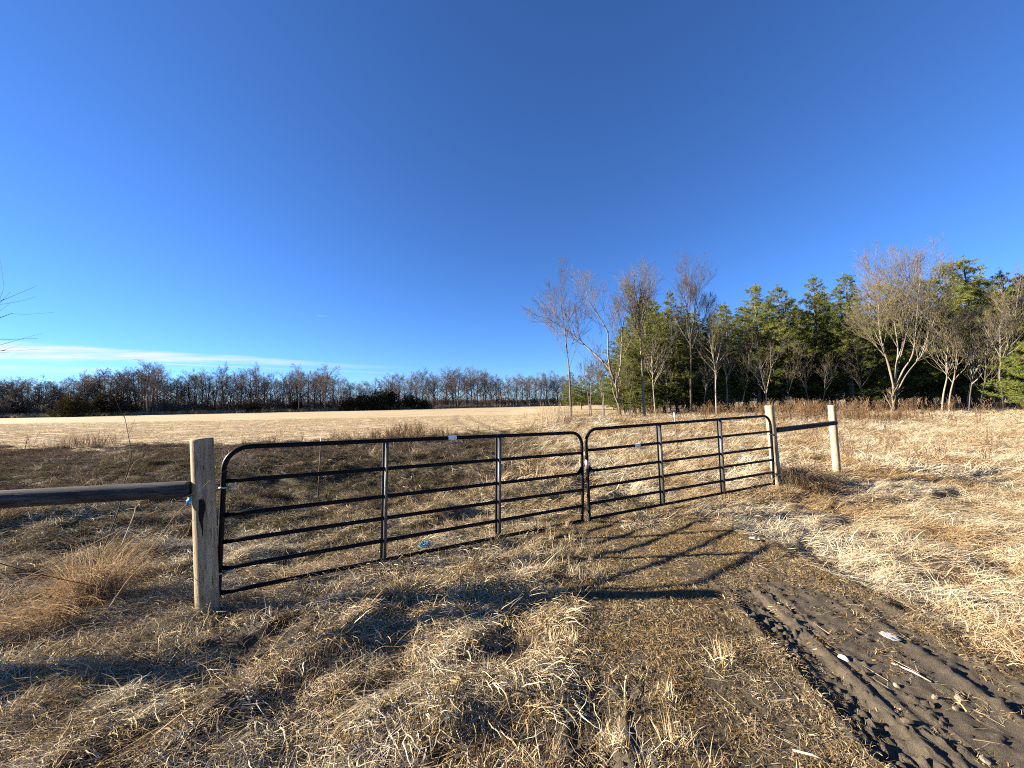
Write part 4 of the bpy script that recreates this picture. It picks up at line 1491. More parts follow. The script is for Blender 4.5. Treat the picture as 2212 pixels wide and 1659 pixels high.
tussock(205, 1302, 901, 760, 0.17, (0.38, 0.78), (55, 88), (-70, 40), 9, 0.0052, M_orange, 'tall orange-brown grass tussock left of the near post', power=2.0)
tussock(135, 1340, 902, 900, 0.34, (0.25, 0.55), (25, 78), (-60, 0), 1.1, 0.006, M_orange, 'low sprawling orange grass in front of the tall tussock', R(-150), 0.7)
tussock(1722, 1050, 903, 900, 0.20, (0.50, 0.95), (55, 88), (-80, -20), 9, 0.009, M_dark, 'drooping brown tussock at the foot of the pale hinge post')
tussock(1765, 1062, 904, 400, 0.26, (0.30, 0.55), (30, 80), (-60, -10), 9, 0.008, M_brown, 'dark low tussock added to the shaded hollow right of the pale hinge post')  # added in dark brown to deepen the shadowed hollow
tussock(870, 1290, 905, 320, 0.16, (0.22, 0.45), (35, 85), (-50, 10), 9, 0.005, M_mat, 'grass tussock just below the near gate brace')
tussock(190, 962, 906, 380, 1.1, (0.35, 0.8), (60, 90), (20, 85), 9, 0.012, M_brown, 'dark brown grass clump at the hayfield edge far left')
tussock(1070, 1180, 907, 200, 0.10, (0.10, 0.24), (50, 88), (10, 70), 9, 0.005, M_pale, 'pale grass tuft growing through the near gate bottom rail')
tussock(1890, 1020, 908, 260, 0.2, (0.25, 0.5), (40, 85), (-40, 20), 9, 0.008, M_pale, 'pale tussock right of the end post')


# ------------------------------------------------------------------ trees
class Grower:
    """recursive branching; collects polylines by level"""

    def __init__(self, seed, counts, ratios, angles, segs, wander, up, tip, min_r, start=0.3):
        self.rng = np.random.default_rng(seed)
        self.counts, self.ratios, self.angles, self.segs = counts, ratios, angles, segs
        self.wander, self.up, self.tip, self.min_r, self.start = wander, up, tip, min_r, start
        self.levels = [[] for _ in range(len(counts) + 1)]

    def curve(self, p, d, L, r, lvl):
        rng = self.rng
        n = self.segs[min(lvl, len(self.segs) - 1)]
        pts = [np.array(p, float)]
        d = np.array(d, float)
        d /= np.linalg.norm(d)
        for k in range(n):
            d = d + rng.normal(0, self.wander[min(lvl, len(self.wander) - 1)], 3) + np.array([0, 0, self.up[min(lvl, len(self.up) - 1)]])
            d /= np.linalg.norm(d)
            pts.append(pts[-1] + d * L / n)
        rad = r * (1 - (1 - self.tip) * np.linspace(0, 1, n + 1) ** 0.9)
        return np.array(pts), np.maximum(rad, self.min_r * 0.6)

    def add(self, pts, rad, lvl, L=None):
        self.levels[lvl].append((pts, rad))
        if lvl >= len(self.counts):
            return
        rng = self.rng
        if L is None:
            L = np.linalg.norm(np.diff(pts, axis=0), axis=1).sum()
        n = len(pts) - 1
        cnt = max(1, int(round(self.counts[lvl] * rng.uniform(0.75, 1.25))))
        az = rng.uniform(0, 6.28)
        s0 = self.start if lvl == 0 else 0.18
        for k in range(cnt):
            f = s0 + (1 - s0) * ((k + rng.uniform(0.1, 0.9)) / cnt) ** 0.85
            f = min(f, 0.985)
            i = min(int(f * n), n - 1)
            fr = f * n - i
            p = pts[i] + (pts[i + 1] - pts[i]) * fr
            r = rad[i] + (rad[i + 1] - rad[i]) * fr
            t = pts[i + 1] - pts[i]
            t /= np.linalg.norm(t)
            az += 2.4 + rng.normal(0, 0.5)
            a = R(self.angles[lvl] * rng.uniform(0.65, 1.3))
            ref = np.array([1., 0, 0]) if abs(t[2]) > 0.7 else np.array([0, 0, 1.])
            u = np.cross(t, ref)
            u /= np.linalg.norm(u)
            w = np.cross(t, u)
            d = t * math.cos(a) + (u * math.cos(az) + w * math.sin(az)) * math.sin(a)
            Lc = L * self.ratios[lvl] * (1.15 - 0.65 * f) * rng.uniform(0.7, 1.25)
            rc = max(self.min_r, r * rng.uniform(0.48, 0.74))
            cp, cr = self.curve(p, d, Lc, rc, lvl + 1)
            self.add(cp, cr, lvl + 1, Lc)


def tree_meshes(gr, name, split=1, sides=(8, 6, 4, 3, 3)):
    def pack(lvls):
        parts = [tubes(gr.levels[l], sides[min(l, 4)]) for l in lvls if l < len(gr.levels) and gr.levels[l]]
        v, q, t = merge(parts)
        return make_mesh(name, v, t, q, True)
    return pack(range(0, split + 1)), pack(range(split + 1, len(gr.levels)))


def place_tree(name, trunk, crown, mt, mc, loc, label, group=None, cat='tree', rz=0.0):
    e = empty(name, loc, rz)
    obj('trunk', trunk, mt, e)
    obj('crown', crown, mc, e)
    tag(e, label, cat, group)
    return e


def cr_points(pix, Y, jit_y=0.0):
    return np.array([at(px, py, Y + dy) for px, py, dy in pix])


def smooth_poly(P, k=5):
    n = len(P)
    Q = []
    for i in range(n - 1):
        p0, p1, p2, p3 = P[max(0, i - 1)], P[i], P[i + 1], P[min(n - 1, i + 2)]
        for s in np.linspace(0, 1, k, endpoint=False):
            Q.append(0.5 * ((2 * p1) + (-p0 + p2) * s + (2 * p0 - 5 * p1 + 4 * p2 - p3) * s * s + (-p0 + 3 * p1 - 3 * p2 + p3) * s ** 3))
    Q.append(P[-1])
    return np.array(Q)


def hero_tree(stems, Y, seed, label, mat='bark_pale', counts=(9, 7, 5), fine=1.0, twig_r=0.0070, up=0.11, start=0.35, slim=0.72):
    """stems: list of (pixel polyline with depth offsets, base radius, tip radius, child level)"""
    P0 = smooth_poly(cr_points(stems[0][0], Y))
    gx_, gy_ = P0[0][0], P0[0][1]
    g0 = gz_at(gx_, gy_)
    shift = np.array([gx_, gy_, P0[0][2]])
    gr = Grower(seed, counts, (0.48, 0.54, 0.60, 0.5), (35, 29, 27, 30), (6, 6, 5, 3, 2), (0.03, 0.07, 0.085, 0.10), (0.0, up, up * 0.9, up * 0.6), 0.22, twig_r, start)
    counts = gr.counts = tuple(int(round(c * f)) for c, f in zip(counts, (1.35, 1.4, 1.1)))
    for k, (pix, r0, r1, lv) in enumerate(stems):
        r0, r1 = r0 * slim, r1 * slim
        P = smooth_poly(cr_points(pix, Y)) - shift
        rad = np.linspace(r0, r1, len(P))
        if k == 0:
            P[0][2] -= 0.15
            rad[0] *= 1.25
        gr.add(P, rad, lv)
    tr, cw = tree_meshes(gr, 'bare_tree', 0 if len(stems) > 3 else 1)
    return place_tree('bare_tree', tr, cw, MAT[mat], MAT['twig_pale' if mat == 'bark_pale' else 'twig_dark'], (gx_, gy_, g0), label, 'bare trees before the pine stand')


YT = 29.0
hero_tree([([(1234, 909, 0), (1232, 860, 0), (1229, 800, 0), (1224, 752, .3), (1218, 700, .4), (1210, 645, .5)], 0.10, 0.025, 0),
           ([(1222, 752, .3), (1226, 710, 0), (1230, 670, -.3)], 0.05, 0.02, 1)], YT, 11, 'slender leaning bare tree, leftmost before the pines', 'bark_grey', (10, 7, 5))
hero_tree([([(1340, 905, 0), (1334, 860, 0), (1330, 835, 0), (1318, 800, 0)], 0.19, 0.14, 1),
           ([(1318, 800, 0), (1298, 778, .4), (1275, 758, .8), (1250, 735, 1), (1226, 716, 1.2), (1200, 700, 1.3), (1182, 688, 1.4)], 0.11, 0.02, 0),
           ([(1318, 800, 0), (1313, 760, 0), (1313, 722, -.3), (1298, 692, -.5), (1277, 660, -.7), (1258, 628, -.9)], 0.10, 0.02, 0),
           ([(1330, 840, 0), (1339, 800, -.2), (1342, 765, -.3), (1345, 710, -.5), (1358, 650, -.8)], 0.09, 0.02, 0)], YT, 12, 'large bare tree with limbs arching far to the left', 'bark_pale', (10, 7, 5))
hero_tree([([(1393, 904, 0), (1390, 860, 0), (1387, 800, 0), (1384, 740, 0), (1381, 696, 0), (1380, 660, 0)], 0.15, 0.07, 0),
           ([(1382, 700, 0), (1365, 650, .4), (1352, 605, .6)], 0.05, 0.015, 1), ([(1381, 680, 0), (1398, 640, .3), (1418, 600, .5)], 0.05, 0.015, 1),
           ([(1380, 665, 0), (1385, 620, -.3), (1392, 582, -.4)], 0.05, 0.012, 1), ([(1380, 665, 0), (1370, 620, -.5), (1372, 590, -.6)], 0.05, 0.012, 1)],
          YT, 13, 'tall straight bare tree with a broad fan crown', 'bark_pale', (9, 9, 6), start=0.6)
hero_tree([([(1417, 903, 0), (1412, 850, 0), (1409, 800, 0), (1407, 760, 0)], 0.085, 0.03, 0), ([(1411, 830, 0), (1430, 790, .3), (1452, 740, .6), (1470, 705, .8)], 0.05, 0.015, 0)],
          YT - 0.5, 14, 'forked bare tree right of the tall straight one', 'bark_pale', (8, 6, 4))
hero_tree([([(1493, 902, 0), (1492, 830, 0), (1493, 770, 0), (1492, 735, 0), (1500, 690, 0), (1503, 665, 0), (1504, 632, 0)], 0.12, 0.02, 0),
           ([(1492, 750, 0), (1484, 700, .4), (1485, 660, .5), (1490, 635, .6)], 0.06, 0.015, 0), ([(1494, 760, 0), (1508, 720, -.4), (1522, 690, -.5), (1530, 660, -.7)], 0.06, 0.015, 0)],
          YT + 1, 15, 'bare tree with dark trunk and narrow upright crown', 'bark_grey', (8, 7, 5), start=0.4)
hero_tree([([(1548, 899, 0), (1546, 850, 0), (1545, 800, 0), (1538, 760, 0), (1530, 720, 0)], 0.085, 0.02, 0), ([(1546, 790, 0), (1556, 750, .3), (1562, 700, .3)], 0.05, 0.015, 0)],
          YT - 1, 16, 'pale thin bare tree left of the far gate brace', 'bark_pale', (9, 6, 4))
hero_tree([([(1571, 899, 0), (1571, 850, 0), (1570, 820, 0), (1585, 780, 0), (1598, 762, 0)], 0.09, 0.025, 0), ([(1570, 825, 0), (1566, 780, 0), (1560, 740, 0)], 0.05, 0.02, 0)],
          YT, 17, 'dark low-forking bare tree before the pine trunks', 'bark_grey', (8, 6, 4))
hero_tree([([(1656, 892, 0), (1655, 860, 0), (1653, 835, 0), (1646, 800, 0), (1640, 755, 0)], 0.085, 0.02, 0), ([(1655, 845, 0), (1664, 800, -.3), (1674, 770, -.4), (1690, 742, -.5)], 0.06, 0.018, 0)],
          YT - 1, 18, 'pale Y-shaped bare tree right behind the hinge post', 'bark_pale', (8, 6, 4))
hero_tree([([(1928, 903, 0), (1930, 875, 0), (1932, 850, 0)], 0.20, 0.17, 1),
           ([(1932, 850, 0), (1922, 800, -.3), (1908, 760, -.6), (1888, 715, -.8), (1876, 660, -1)], 0.09, 0.02, 0),
           ([(1933, 850, 0), (1936, 800, .2), (1940, 760, .3), (1932, 700, .4), (1922, 650, .5), (1912, 600, .5)], 0.10, 0.02, 0),
           ([(1934, 850, 0), (1950, 808, -.2), (1972, 770, -.4), (1980, 700, -.5), (1985, 640, -.6), (1990, 590, -.6)], 0.10, 0.02, 0),
           ([(1938, 855, 0), (1958, 815, .4), (1990, 775, .8), (2020, 735, 1), (2050, 700, 1.2)], 0.08, 0.02, 0),
           ([(1942, 790, .2), (1955, 740, .6), (1965, 680, .9), (1960, 620, 1)], 0.06, 0.015, 0),
           ([(1935, 845, 0), (1938, 790, -.4), (1955, 730, -.8), (1950, 670, -1), (1955, 605, -1.1)], 0.07, 0.015, 0),
           ([(1930, 840, 0), (1915, 780, .4), (1900, 720, .7), (1898, 650, .9), (1890, 600, 1)], 0.07, 0.015, 0),
           ([(1990, 775, .8), (2005, 730, 1.2), (2012, 670, 1.4), (2008, 610, 1.5)], 0.05, 0.015, 0),
           ([(1980, 785, .6), (2010, 720, .4), (2030, 660, .4), (2045, 610, .4)], 0.06, 0.015, 0)],
          25.0, 19, 'large many-stemmed pale bare tree before the right pines', 'bark_pale', (8, 7, 5), slim=0.55)
hero_tree([([(2034, 893, 0), (2038, 850, 0), (2046, 810, 0), (2045, 770, 0), (2052, 720, 0)], 0.08, 0.02, 0)], 26, 20, 'thin curving bare tree, left one of a close pair', 'bark_pale', (9, 6, 4))
hero_tree([([(2049, 890, 0), (2052, 850, 0), (2062, 805, 0), (2066, 760, 0), (2062, 715, 0)], 0.075, 0.02, 0)], 26.3, 21, 'thin curving bare tree, right one of a close pair', 'bark_pale', (9, 6, 4))
hero_tree([([(2091, 891, 0), (2094, 850, 0), (2101, 805, 0), (2103, 770, 0), (2108, 720, 0)], 0.11, 0.025, 0), ([(2100, 812, 0), (2118, 782, .3), (2142, 748, .5), (2165, 705, .7), (2180, 660, .8)], 0.08, 0.02, 0),
           ([(2104, 760, 0), (2096, 710, -.3), (2086, 680, -.5)], 0.05, 0.015, 0)], 26, 22, 'pale bare tree with a strong limb slanting right', 'bark_pale', (9, 7, 5))
hero_tree([([(2166, 880, 0), (2162, 830, 0), (2158, 790, 0), (2180, 740, 0), (2190, 700, 0), (2196, 640, 0)], 0.12, 0.03, 0), ([(2160, 790, 0), (2160, 730, 0), (2158, 690, 0)], 0.08, 0.03, 0)],
          28, 23, 'leaning bare tree near the right edge', 'bark_pale', (9, 7, 5))
for k, (px, tpx, tpy, yy, lab) in enumerate(((1273, 1262, 800, 30, 'thin sapling, leftmost of four between the two largest left trees'), (1278, 1281, 790, 31, 'thin sapling leaning right of the leftmost sapling'),
                                             (1303, 1292, 780, 29.5, 'thin curved sapling left of the arching tree'), (1306, 1304, 745, 30.5, 'tall thin sapling right beside the arching tree'))):
    hero_tree([([(px, 905, 0), (px - 2, 860, 0), ((px + tpx) / 2 - 2, 830, 0), (tpx, tpy, 0)], 0.05, 0.012, 0)], yy, 30 + k, lab, 'bark_grey', (8, 5, 3))
for k, (px, tpx, tpy, yy, lab) in enumerate(((1360, 1348, 800, 30, 'bent sapling right of the arching tree'), (1440, 1432, 770, 31, 'sapling between the forked tree and the dark trunk'), (1520, 1535, 790, 30, 'sapling right of the dark-trunked tree'),
                                             (1605, 1618, 760, 31, 'sapling before the shaded pine trunks'), (1700, 1716, 760, 31, 'leaning sapling right of the hinge post'), (1742, 1728, 770, 31, 'sapling left of the end post'),
                                             (1778, 1790, 790, 30, 'sapling just left of the end post top'), (1860, 1850, 770, 30, 'sapling left of the many-stemmed tree'), (2120, 2130, 760, 28, 'sapling right of the slanting-limb tree'))):
    hero_tree([([(px, 898, 0), (px + 2, 860, 0), ((px + tpx) / 2 + 3, 825, 0), (tpx, tpy, 0)], 0.05, 0.012, 0)], yy, 50 + k, lab, 'bark_grey' if k % 2 else 'bark_pale', (8, 6, 3))

# the tree beyond the left edge whose branch tips reach into the picture
hero_tree([([(-230, 974, 0), (-226, 850, 0), (-215, 700, 0), (-205, 560, 0)], 0.20, 0.06, 0),
           ([(-222, 770, 0), (-150, 735, 0), (-70, 705, 0), (-45, 697, 0), (-5, 686, 0), (26, 675, 0)], 0.07, 0.012, 2),
           ([(-216, 720, 0), (-120, 690, 0), (-40, 668, 0), (-45, 670, 0), (-15, 656, 0), (8, 645, 0)], 0.06, 0.012, 2),
           ([(-222, 800, 0), (-120, 775, 0), (-55, 757, 0), (-12, 757, 0), (10, 755, 0)], 0.05, 0.012, 2)], 17.0, 71, 'bare tree at the left edge with branch tips against the sky', 'bark_grey', (4, 4, 4), start=0.45)


# pines
def pine_mesh(seed, H, width, bare=0.22, dens=1.0, tuft=0.15, needles='needles'):
    """trunk + whorled limbs (with dead lower ones) and a crown of needle bundles"""
    rng = np.random.default_rng(seed)
    tr = []
    lean = rng.normal(0, 0.012, 2)
    nseg = 14
    zt = np.linspace(0, H, nseg + 1)
    tp = np.stack([lean[0] * zt + 0.05 * np.sin(zt * 0.9 + seed), lean[1] * zt + 0.05 * np.cos(zt * 0.7 + seed), zt], -1)
    tp[0, 2] = -0.2
    r0 = 0.011 * H + 0.02
    tr.append((tp, r0 * (1 - zt / H) ** 0.8 + 0.012))
    limbs = []
    tufts_p, tufts_d = [], []
    z = 0.10 * H
    while z < H * 0.985:
        f = z / H
        live = f > bare
        prof = math.sin(math.pi * min(1.0, (f - bare * 0.4) / (1 - bare * 0.4)) ** 0.72) ** 0.75 if f > bare * 0.4 else 0.5
        prof = max(0.08, min(prof, 0.10 + 1.45 * (1 - f)))
        k = rng.integers(3, 6) if live else rng.integers(1, 4)
        a0 = rng.uniform(0, 6.28)
        for j in range(k):
            a = a0 + j * 6.283 / k + rng.normal(0, 0.25)
            L = width * 0.5 * prof * rng.uniform(0.55, 1.25) * (0.75 if not live else 1.0)
            e = R(rng.uniform(-12, 12) + 45 * max(0, f - 0.45) + (0 if live else -8))
            b = np.array([np.interp(z, zt, tp[:, 0]), np.interp(z, zt, tp[:, 1]), z])
            d = np.array([math.cos(a) * math.cos(e), math.sin(a) * math.cos(e), math.sin(e)])
            pts = [b]
            for s in range(4):
                d = d + rng.normal(0, 0.08, 3) + [0, 0, 0.09 if live else -0.02]
                d /= np.linalg.norm(d)
                pts.append(pts[-1] + d * L / 4)
            pts = np.array(pts)
            rr = 0.008 + 0.014 * (1 - f) * L / 2
            limbs.append((pts, np.linspace(rr, 0.005, 5)))
            if not live:
                for _ in range(3):
                    i = rng.integers(1, 4)
                    dd = d + rng.normal(0, 0.8, 3)
                    dd /= np.linalg.norm(dd)
                    limbs.append((np.array([pts[i], pts[i] + dd * L * 0.2, pts[i] + dd * L * 0.35 + [0, 0, -0.05]]), np.array([0.006, 0.005, 0.004])))
                if f < bare * 0.75 or rng.uniform() < 0.5:
                    continue
            nb = max(2, int(L * 3.4 * dens))
            for s in range(nb):
                g = rng.uniform(0.15 if live else 0.6, 1.0)
                i = min(3, int(g * 4))
                p = pts[i] + (pts[i + 1] - pts[i]) * (g * 4 - i)
                sd = d + rng.normal(0, 0.75, 3) * [1, 1, 0.55] + [0, 0, 0.18]
                sd /= np.linalg.norm(sd)
                sl = L * rng.uniform(0.14, 0.34) * (1.25 - 0.6 * g) + 0.10
                limbs.append((np.array([p, p + sd * sl * 0.5, p + sd * sl]), np.array([0.006, 0.005, 0.003])))
                for c in range(max(2, int(sl / 0.11))):
                    q = rng.uniform(0.25, 1.05)
                    tufts_p.append(p + sd * sl * q + rng.normal(0, 0.035, 3))
                    tufts_d.append(sd + rng.normal(0, 0.35, 3) + [0, 0, 0.15])
            for c in range(3):
                tufts_p.append(pts[-1] + rng.normal(0, 0.05, 3))
                tufts_d.append(d + rng.normal(0, 0.3, 3))
        z += H * 0.027 * rng.uniform(0.7, 1.3)
    for c in range(14):
        zz_ = H * (1 + 0.03 * rng.uniform(-1, 1))
        tufts_p.append(np.array([tp[-1, 0], tp[-1, 1], zz_]) + rng.normal(0, 0.05, 3))
        tufts_d.append(np.array([0, 0, 1.0]) + rng.normal(0, 0.35, 3))
    v1, q1, t1_ = tubes(tr, 9)
    v2, q2, t2_ = tubes(limbs, 3)
    TP = np.array(tufts_p)
    TD = np.array(tufts_d)
    TD /= np.linalg.norm(TD, axis=1, keepdims=True)
    m = len(TP)
    kk = 10
    br = np.clip(rng.uniform(0, 1, m)[:, None] * 0.75 + rng.uniform(0, 0.25, (m, kk)), 0, 1)
    D = TD[:, None, :] * 0.7 + rng.normal(0, 0.6, (m, kk, 3))
    D /= np.linalg.norm(D, axis=2, keepdims=True)
    Lb = tuft * rng.uniform(0.6, 1.3, (m, kk, 1))
    S = np.cross(D, rng.normal(0, 1, (m, kk, 3)))
    S /= np.linalg.norm(S, axis=2, keepdims=True)
    wd = tuft * 0.075
    base_ = TP[:, None, :] + rng.normal(0, 0.02, (m, kk, 3))
    nv = np.stack([base_ - S * wd, base_ + S * wd, base_ + D * Lb], 2).reshape(-1, 3)
    nt = np.arange(m * kk * 3).reshape(-1, 3)
    wood = make_mesh('pine_trunk', v1, t1_, q1, True)
    nl = len(v2)
    crown = make_mesh('pine_crown', np.concatenate([v2, nv]), nt + nl, q2, False, dict(br=np.concatenate([np.zeros(nl), np.repeat(br.ravel(), 3)])))
    mi = np.zeros(len(crown.polygons), np.int32)
    mi[:len(nt)] = 1                       # triangles (needles) come first, then the limb quads
    crown.materials.append(MAT['bark_pine'])
    crown.materials.append(MAT[needles])
    crown.polygons.foreach_set('material_index', mi)
    wood.materials.append(MAT['bark_pine'])
    return wood, crown


PINES = [pine_mesh(500 + i, 10.0, w_, b_, 2.3) for i, (w_, b_) in enumerate(((4.8, 0.08), (4.4, 0.05), (5.4, 0.12), (4.0, 0.10), (5.0, 0.02)))]
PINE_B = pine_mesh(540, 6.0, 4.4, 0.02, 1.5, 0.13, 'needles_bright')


def pine(px, tpy, Y, var, label, group, rz, wide=1.0, data=None, hbase=10.0):
    top = at(px, tpy, Y)
    g = gz_at(top.x, Y)
    s = (top.z - g) / hbase
    e = empty('pine_tree', (top.x, Y, g), rz)
    e.scale = (s * wide, s * wide, s)
    w_, c_ = data or PINES[var]
    obj('trunk', w_, None, e)
    obj('crown', c_, None, e)
    tag(e, label, 'pine tree', group)
    return e


GP = 'pines of the dense stand at right'
front = ((1396, 640, 33, 0, 'dark pine right behind the tall straight bare tree', 1.15), (1452, 634, 34, 3, 'narrow open pine right of the tall straight bare tree', 0.8),
         (1366, 752, 33.5, 4, 'low bushy pine, leftmost of the dense stand', 1.35), (1428, 742, 33, 4, 'low bushy pine filling the gap under the narrow pine', 1.35), (1480, 752, 34.5, 4, 'low bushy pine behind the dark-trunked bare tree', 1.3), (1345, 800, 34, 4, 'lowest bushy pine beside the arching tree', 1.5), (1540, 790, 33, 4, 'low bushy pine under the shorter green pine', 1.5), (1400, 800, 32, 4, 'low bushy pine at the foot of the tall straight bare tree', 1.4),
         (1522, 735, 34, 1, 'shorter green pine right of the dark-trunked bare tree', 1.0), (1572, 660, 35, 3, 'sparse grey-green pine left of the first tall pair', 0.95),
         (1629, 621, 34, 0, 'tall pine, left one of the first tall pair', 1.0), (1680, 622, 35, 2, 'tall pine, right one of the first tall pair', 0.9),
         (1752, 602, 35, 1, 'tall pine with a pointed twin top above the end post', 0.9), (1823, 597, 33, 0, 'bright tall pine just right of the end post', 1.0),
         (1786, 632, 36, 3, 'pine squeezed between the two pointed tall pines', 0.9), (1898, 616, 35, 2, 'pine behind the left stems of the many-stemmed tree', 1.0),
         (1945, 606, 36, 1, 'pine behind the middle of the many-stemmed tree', 1.0), (2034, 572, 34, 0, 'tall broad pine behind the right stems of the many-stemmed tree', 1.05),
         (2086, 562, 34, 2, 'tallest pine in the stand, near the right edge', 1.0), (2138, 608, 33, 1, 'pine right of the tallest pine', 0.95),
         (2166, 592, 34, 3, 'slim pine second from the right edge', 0.9), (2196, 598, 34, 0, 'pine at the right edge of the picture', 0.95))
rp_ = random.Random(5)
for px, py, Y, var, lab, wd_ in front:
    pine(px, py, Y, var, lab, GP, rp_.uniform(0, 6.28), wd_ * 1.22)
back = [(1372, 655), (1412, 646), (1438, 668), (1466, 655), (1500, 690), (1530, 680), (1345, 700), (1480, 690), (1545, 700), (1605, 660), (1655, 650), (1712, 640), (1770, 640), (1850, 630), (1920, 640), (1990, 600), (2060, 595), (2115, 600), (2180, 610), (2240, 590), (2290, 600)]
for k, (px, py) in enumerate(back):
    pine(px, py + 6, (36.5 if k < 6 else 39) + 3 * rp_.random(), k % 5, 'shaded pine in the second row of the stand', 'second row of the pine stand', rp_.uniform(0, 6.28), 1.3)
for k, px in enumerate(range(1400, 2360, 34)):
    pine(px + rp_.uniform(-12, 12), 660 + rp_.uniform(-10, 25), 45 + 12 * rp_.random(), (4, 2, 4, 0, 1)[k % 5], 'dark pine deep inside the stand', 'inner rows of the pine stand', rp_.uniform(0, 6.28), 1.2)
for px, py, Y, lab in ((1232, 805, 62, 'small pine, leftmost of the far little group'), (1254, 812, 66, 'small pine, second of the far little group'), (1272, 792, 64, 'small pine, tallest of the far little group'),
                       (1300, 800, 60, 'small pine, fourth of the far little group'), (1322, 806, 58, 'small pine, rightmost of the far little group')):
    pine(px, py, Y, 4, lab, 'little pines at the hayfield corner', rp_.uniform(0, 6.28), 1.35)
pine(2252, 700, 19.5, 0, 'bright yellow-green young pine at the right edge', None, 0.6, 1.0, PINE_B, 6.0)


# cedars and the far treeline
def cedar_mesh(seed, H, W, n):
    rng = np.random.default_rng(seed)
    nb = 9
    cz = np.concatenate([[0.72], rng.uniform(0.12, 0.62, nb - 1)])
    ca_ = rng.uniform(0, 6.28, nb)
    cd = np.concatenate([[0.05], rng.uniform(0.15, 0.55, nb - 1) * (1.1 - cz[1:])]) * W
    sz = (0.42 - 0.25 * cz) * W
    k = rng.integers(0, nb, n)
    u = rng.normal(0, 1, (n, 3))
    u /= np.linalg.norm(u, axis=1, keepdims=True)
    u *= rng.uniform(0.6, 1.0, (n, 1)) ** 0.5 * (1 + 0.2 * rng.normal(0, 1, (n, 1)))
    P = np.stack([cd[k] * np.cos(ca_[k]) + u[:, 0] * sz[k], cd[k] * np.sin(ca_[k]) + u[:, 1] * sz[k], np.maximum(0.1, cz[k] * H + u[:, 2] * (0.24 * H))], -1)
    a = np.arctan2(u[:, 1], u[:, 0])
    D = np.stack([np.cos(a), np.sin(a), rng.uniform(-0.2, 0.9, n)], -1) + rng.normal(0, 0.4, (n, 3))
    D /= np.linalg.norm(D, axis=1, keepdims=True)
    S = np.cross(D, rng.normal(0, 1, (n, 3)))
    S /= np.linalg.norm(S, axis=1, keepdims=True)
    L = rng.uniform(0.35, 0.8, (n, 1))
    v = np.stack([P, P + D * L * 0.4 + S * 0.16, P + D * L, P + D * L * 0.4 - S * 0.16], 1).reshape(-1, 3)
    crown = make_mesh('cedar_crown', v, None, np.arange(n * 4).reshape(-1, 4), False, dict(br=np.repeat(rng.uniform(0, 1, n), 4)))
    tr = tube_mesh('cedar_trunk', [(np.array([(0, 0, -0.2), (0.05, 0, H * 0.5), (0, 0, H * 0.95)]), np.array([0.18, 0.12, 0.03]))], 6)
    tr.materials.append(MAT['bark_far'])
    crown.materials.append(MAT['cedar'])
    return tr, crown


LINE = [(-140, 118), (0, 126), (150, 132), (300, 140), (450, 148), (600, 154), (700, 160), (800, 172), (900, 190), (1000, 215), (1100, 228), (1250, 236)]
lx_ = [a for a, _ in LINE]
ly_ = [b for _, b in LINE]
TOPS = [(-140, 812), (0, 815), (60, 812), (150, 814), (215, 802), (260, 800), (320, 788), (370, 806), (440, 803), (480, 797), (530, 804), (560, 798), (600, 806), (640, 796), (700, 800), (740, 814), (790, 818), (860, 804), (900, 808), (940, 802), (985, 796), (1040, 797), (1100, 803), (1140, 808), (1190, 800), (1250, 800)]
tx_ = [a for a, _ in TOPS]
ty_ = [b for _, b in TOPS]


def far_variant(seed, H, counts, ang, tw, start, up=0.06):
    gr = Grower(seed, counts, (0.45, 0.5, 0.5), (ang, 42, 40), (7, 5, 4, 3), (0.045, 0.12, 0.15, 0.16), (0.0, up, up * 0.8, 0.04), 0.22, tw, start)
    rng = np.random.default_rng(seed)
    ph = rng.uniform(0, 6)
    zt = np.linspace(-0.3, H * 0.9, 8)
    P = np.stack([0.25 * np.sin(zt * 0.25 + ph), 0.25 * np.cos(zt * 0.3 + ph), zt], -1)
    gr.add(P, np.linspace(0.026 * H * 0.6, 0.05, 8), 0, H * 0.9)
    tr, cw = tree_meshes(gr, 'far_tree', 0, (6, 4, 3, 3, 3))
    tr.materials.append(MAT['bark_far'])
    cw.materials.append(MAT['bark_far'])
    return tr, cw


FAR = [far_variant(800, 14, (15, 11, 8), 40, 0.019, 0.22), far_variant(801, 14, (14, 11, 8), 50, 0.019, 0.30), far_variant(802, 14, (15, 11, 8), 34, 0.018, 0.28, 0.09),
       far_variant(803, 14, (14, 11, 8), 58, 0.020, 0.32), far_variant(804, 14, (15, 11, 8), 45, 0.019, 0.18), far_variant(805, 14, (13, 11, 8), 55, 0.020, 0.25)]
rt_ = random.Random(12)


def far_tree(px, py, Y, var, label, group, wide=1.0):
    top = at(px, py, Y)
    g = gz_at(top.x, Y)
    s = max(3.0, top.z - g) / 14.0
    e = empty('bare_tree', (top.x, Y, g), rt_.uniform(0, 6.28))
    e.scale = (s * wide, s * wide, s)
    obj('trunk', FAR[var][0], None, e)
    obj('crown', FAR[var][1], None, e)
    tag(e, label, 'tree', group)


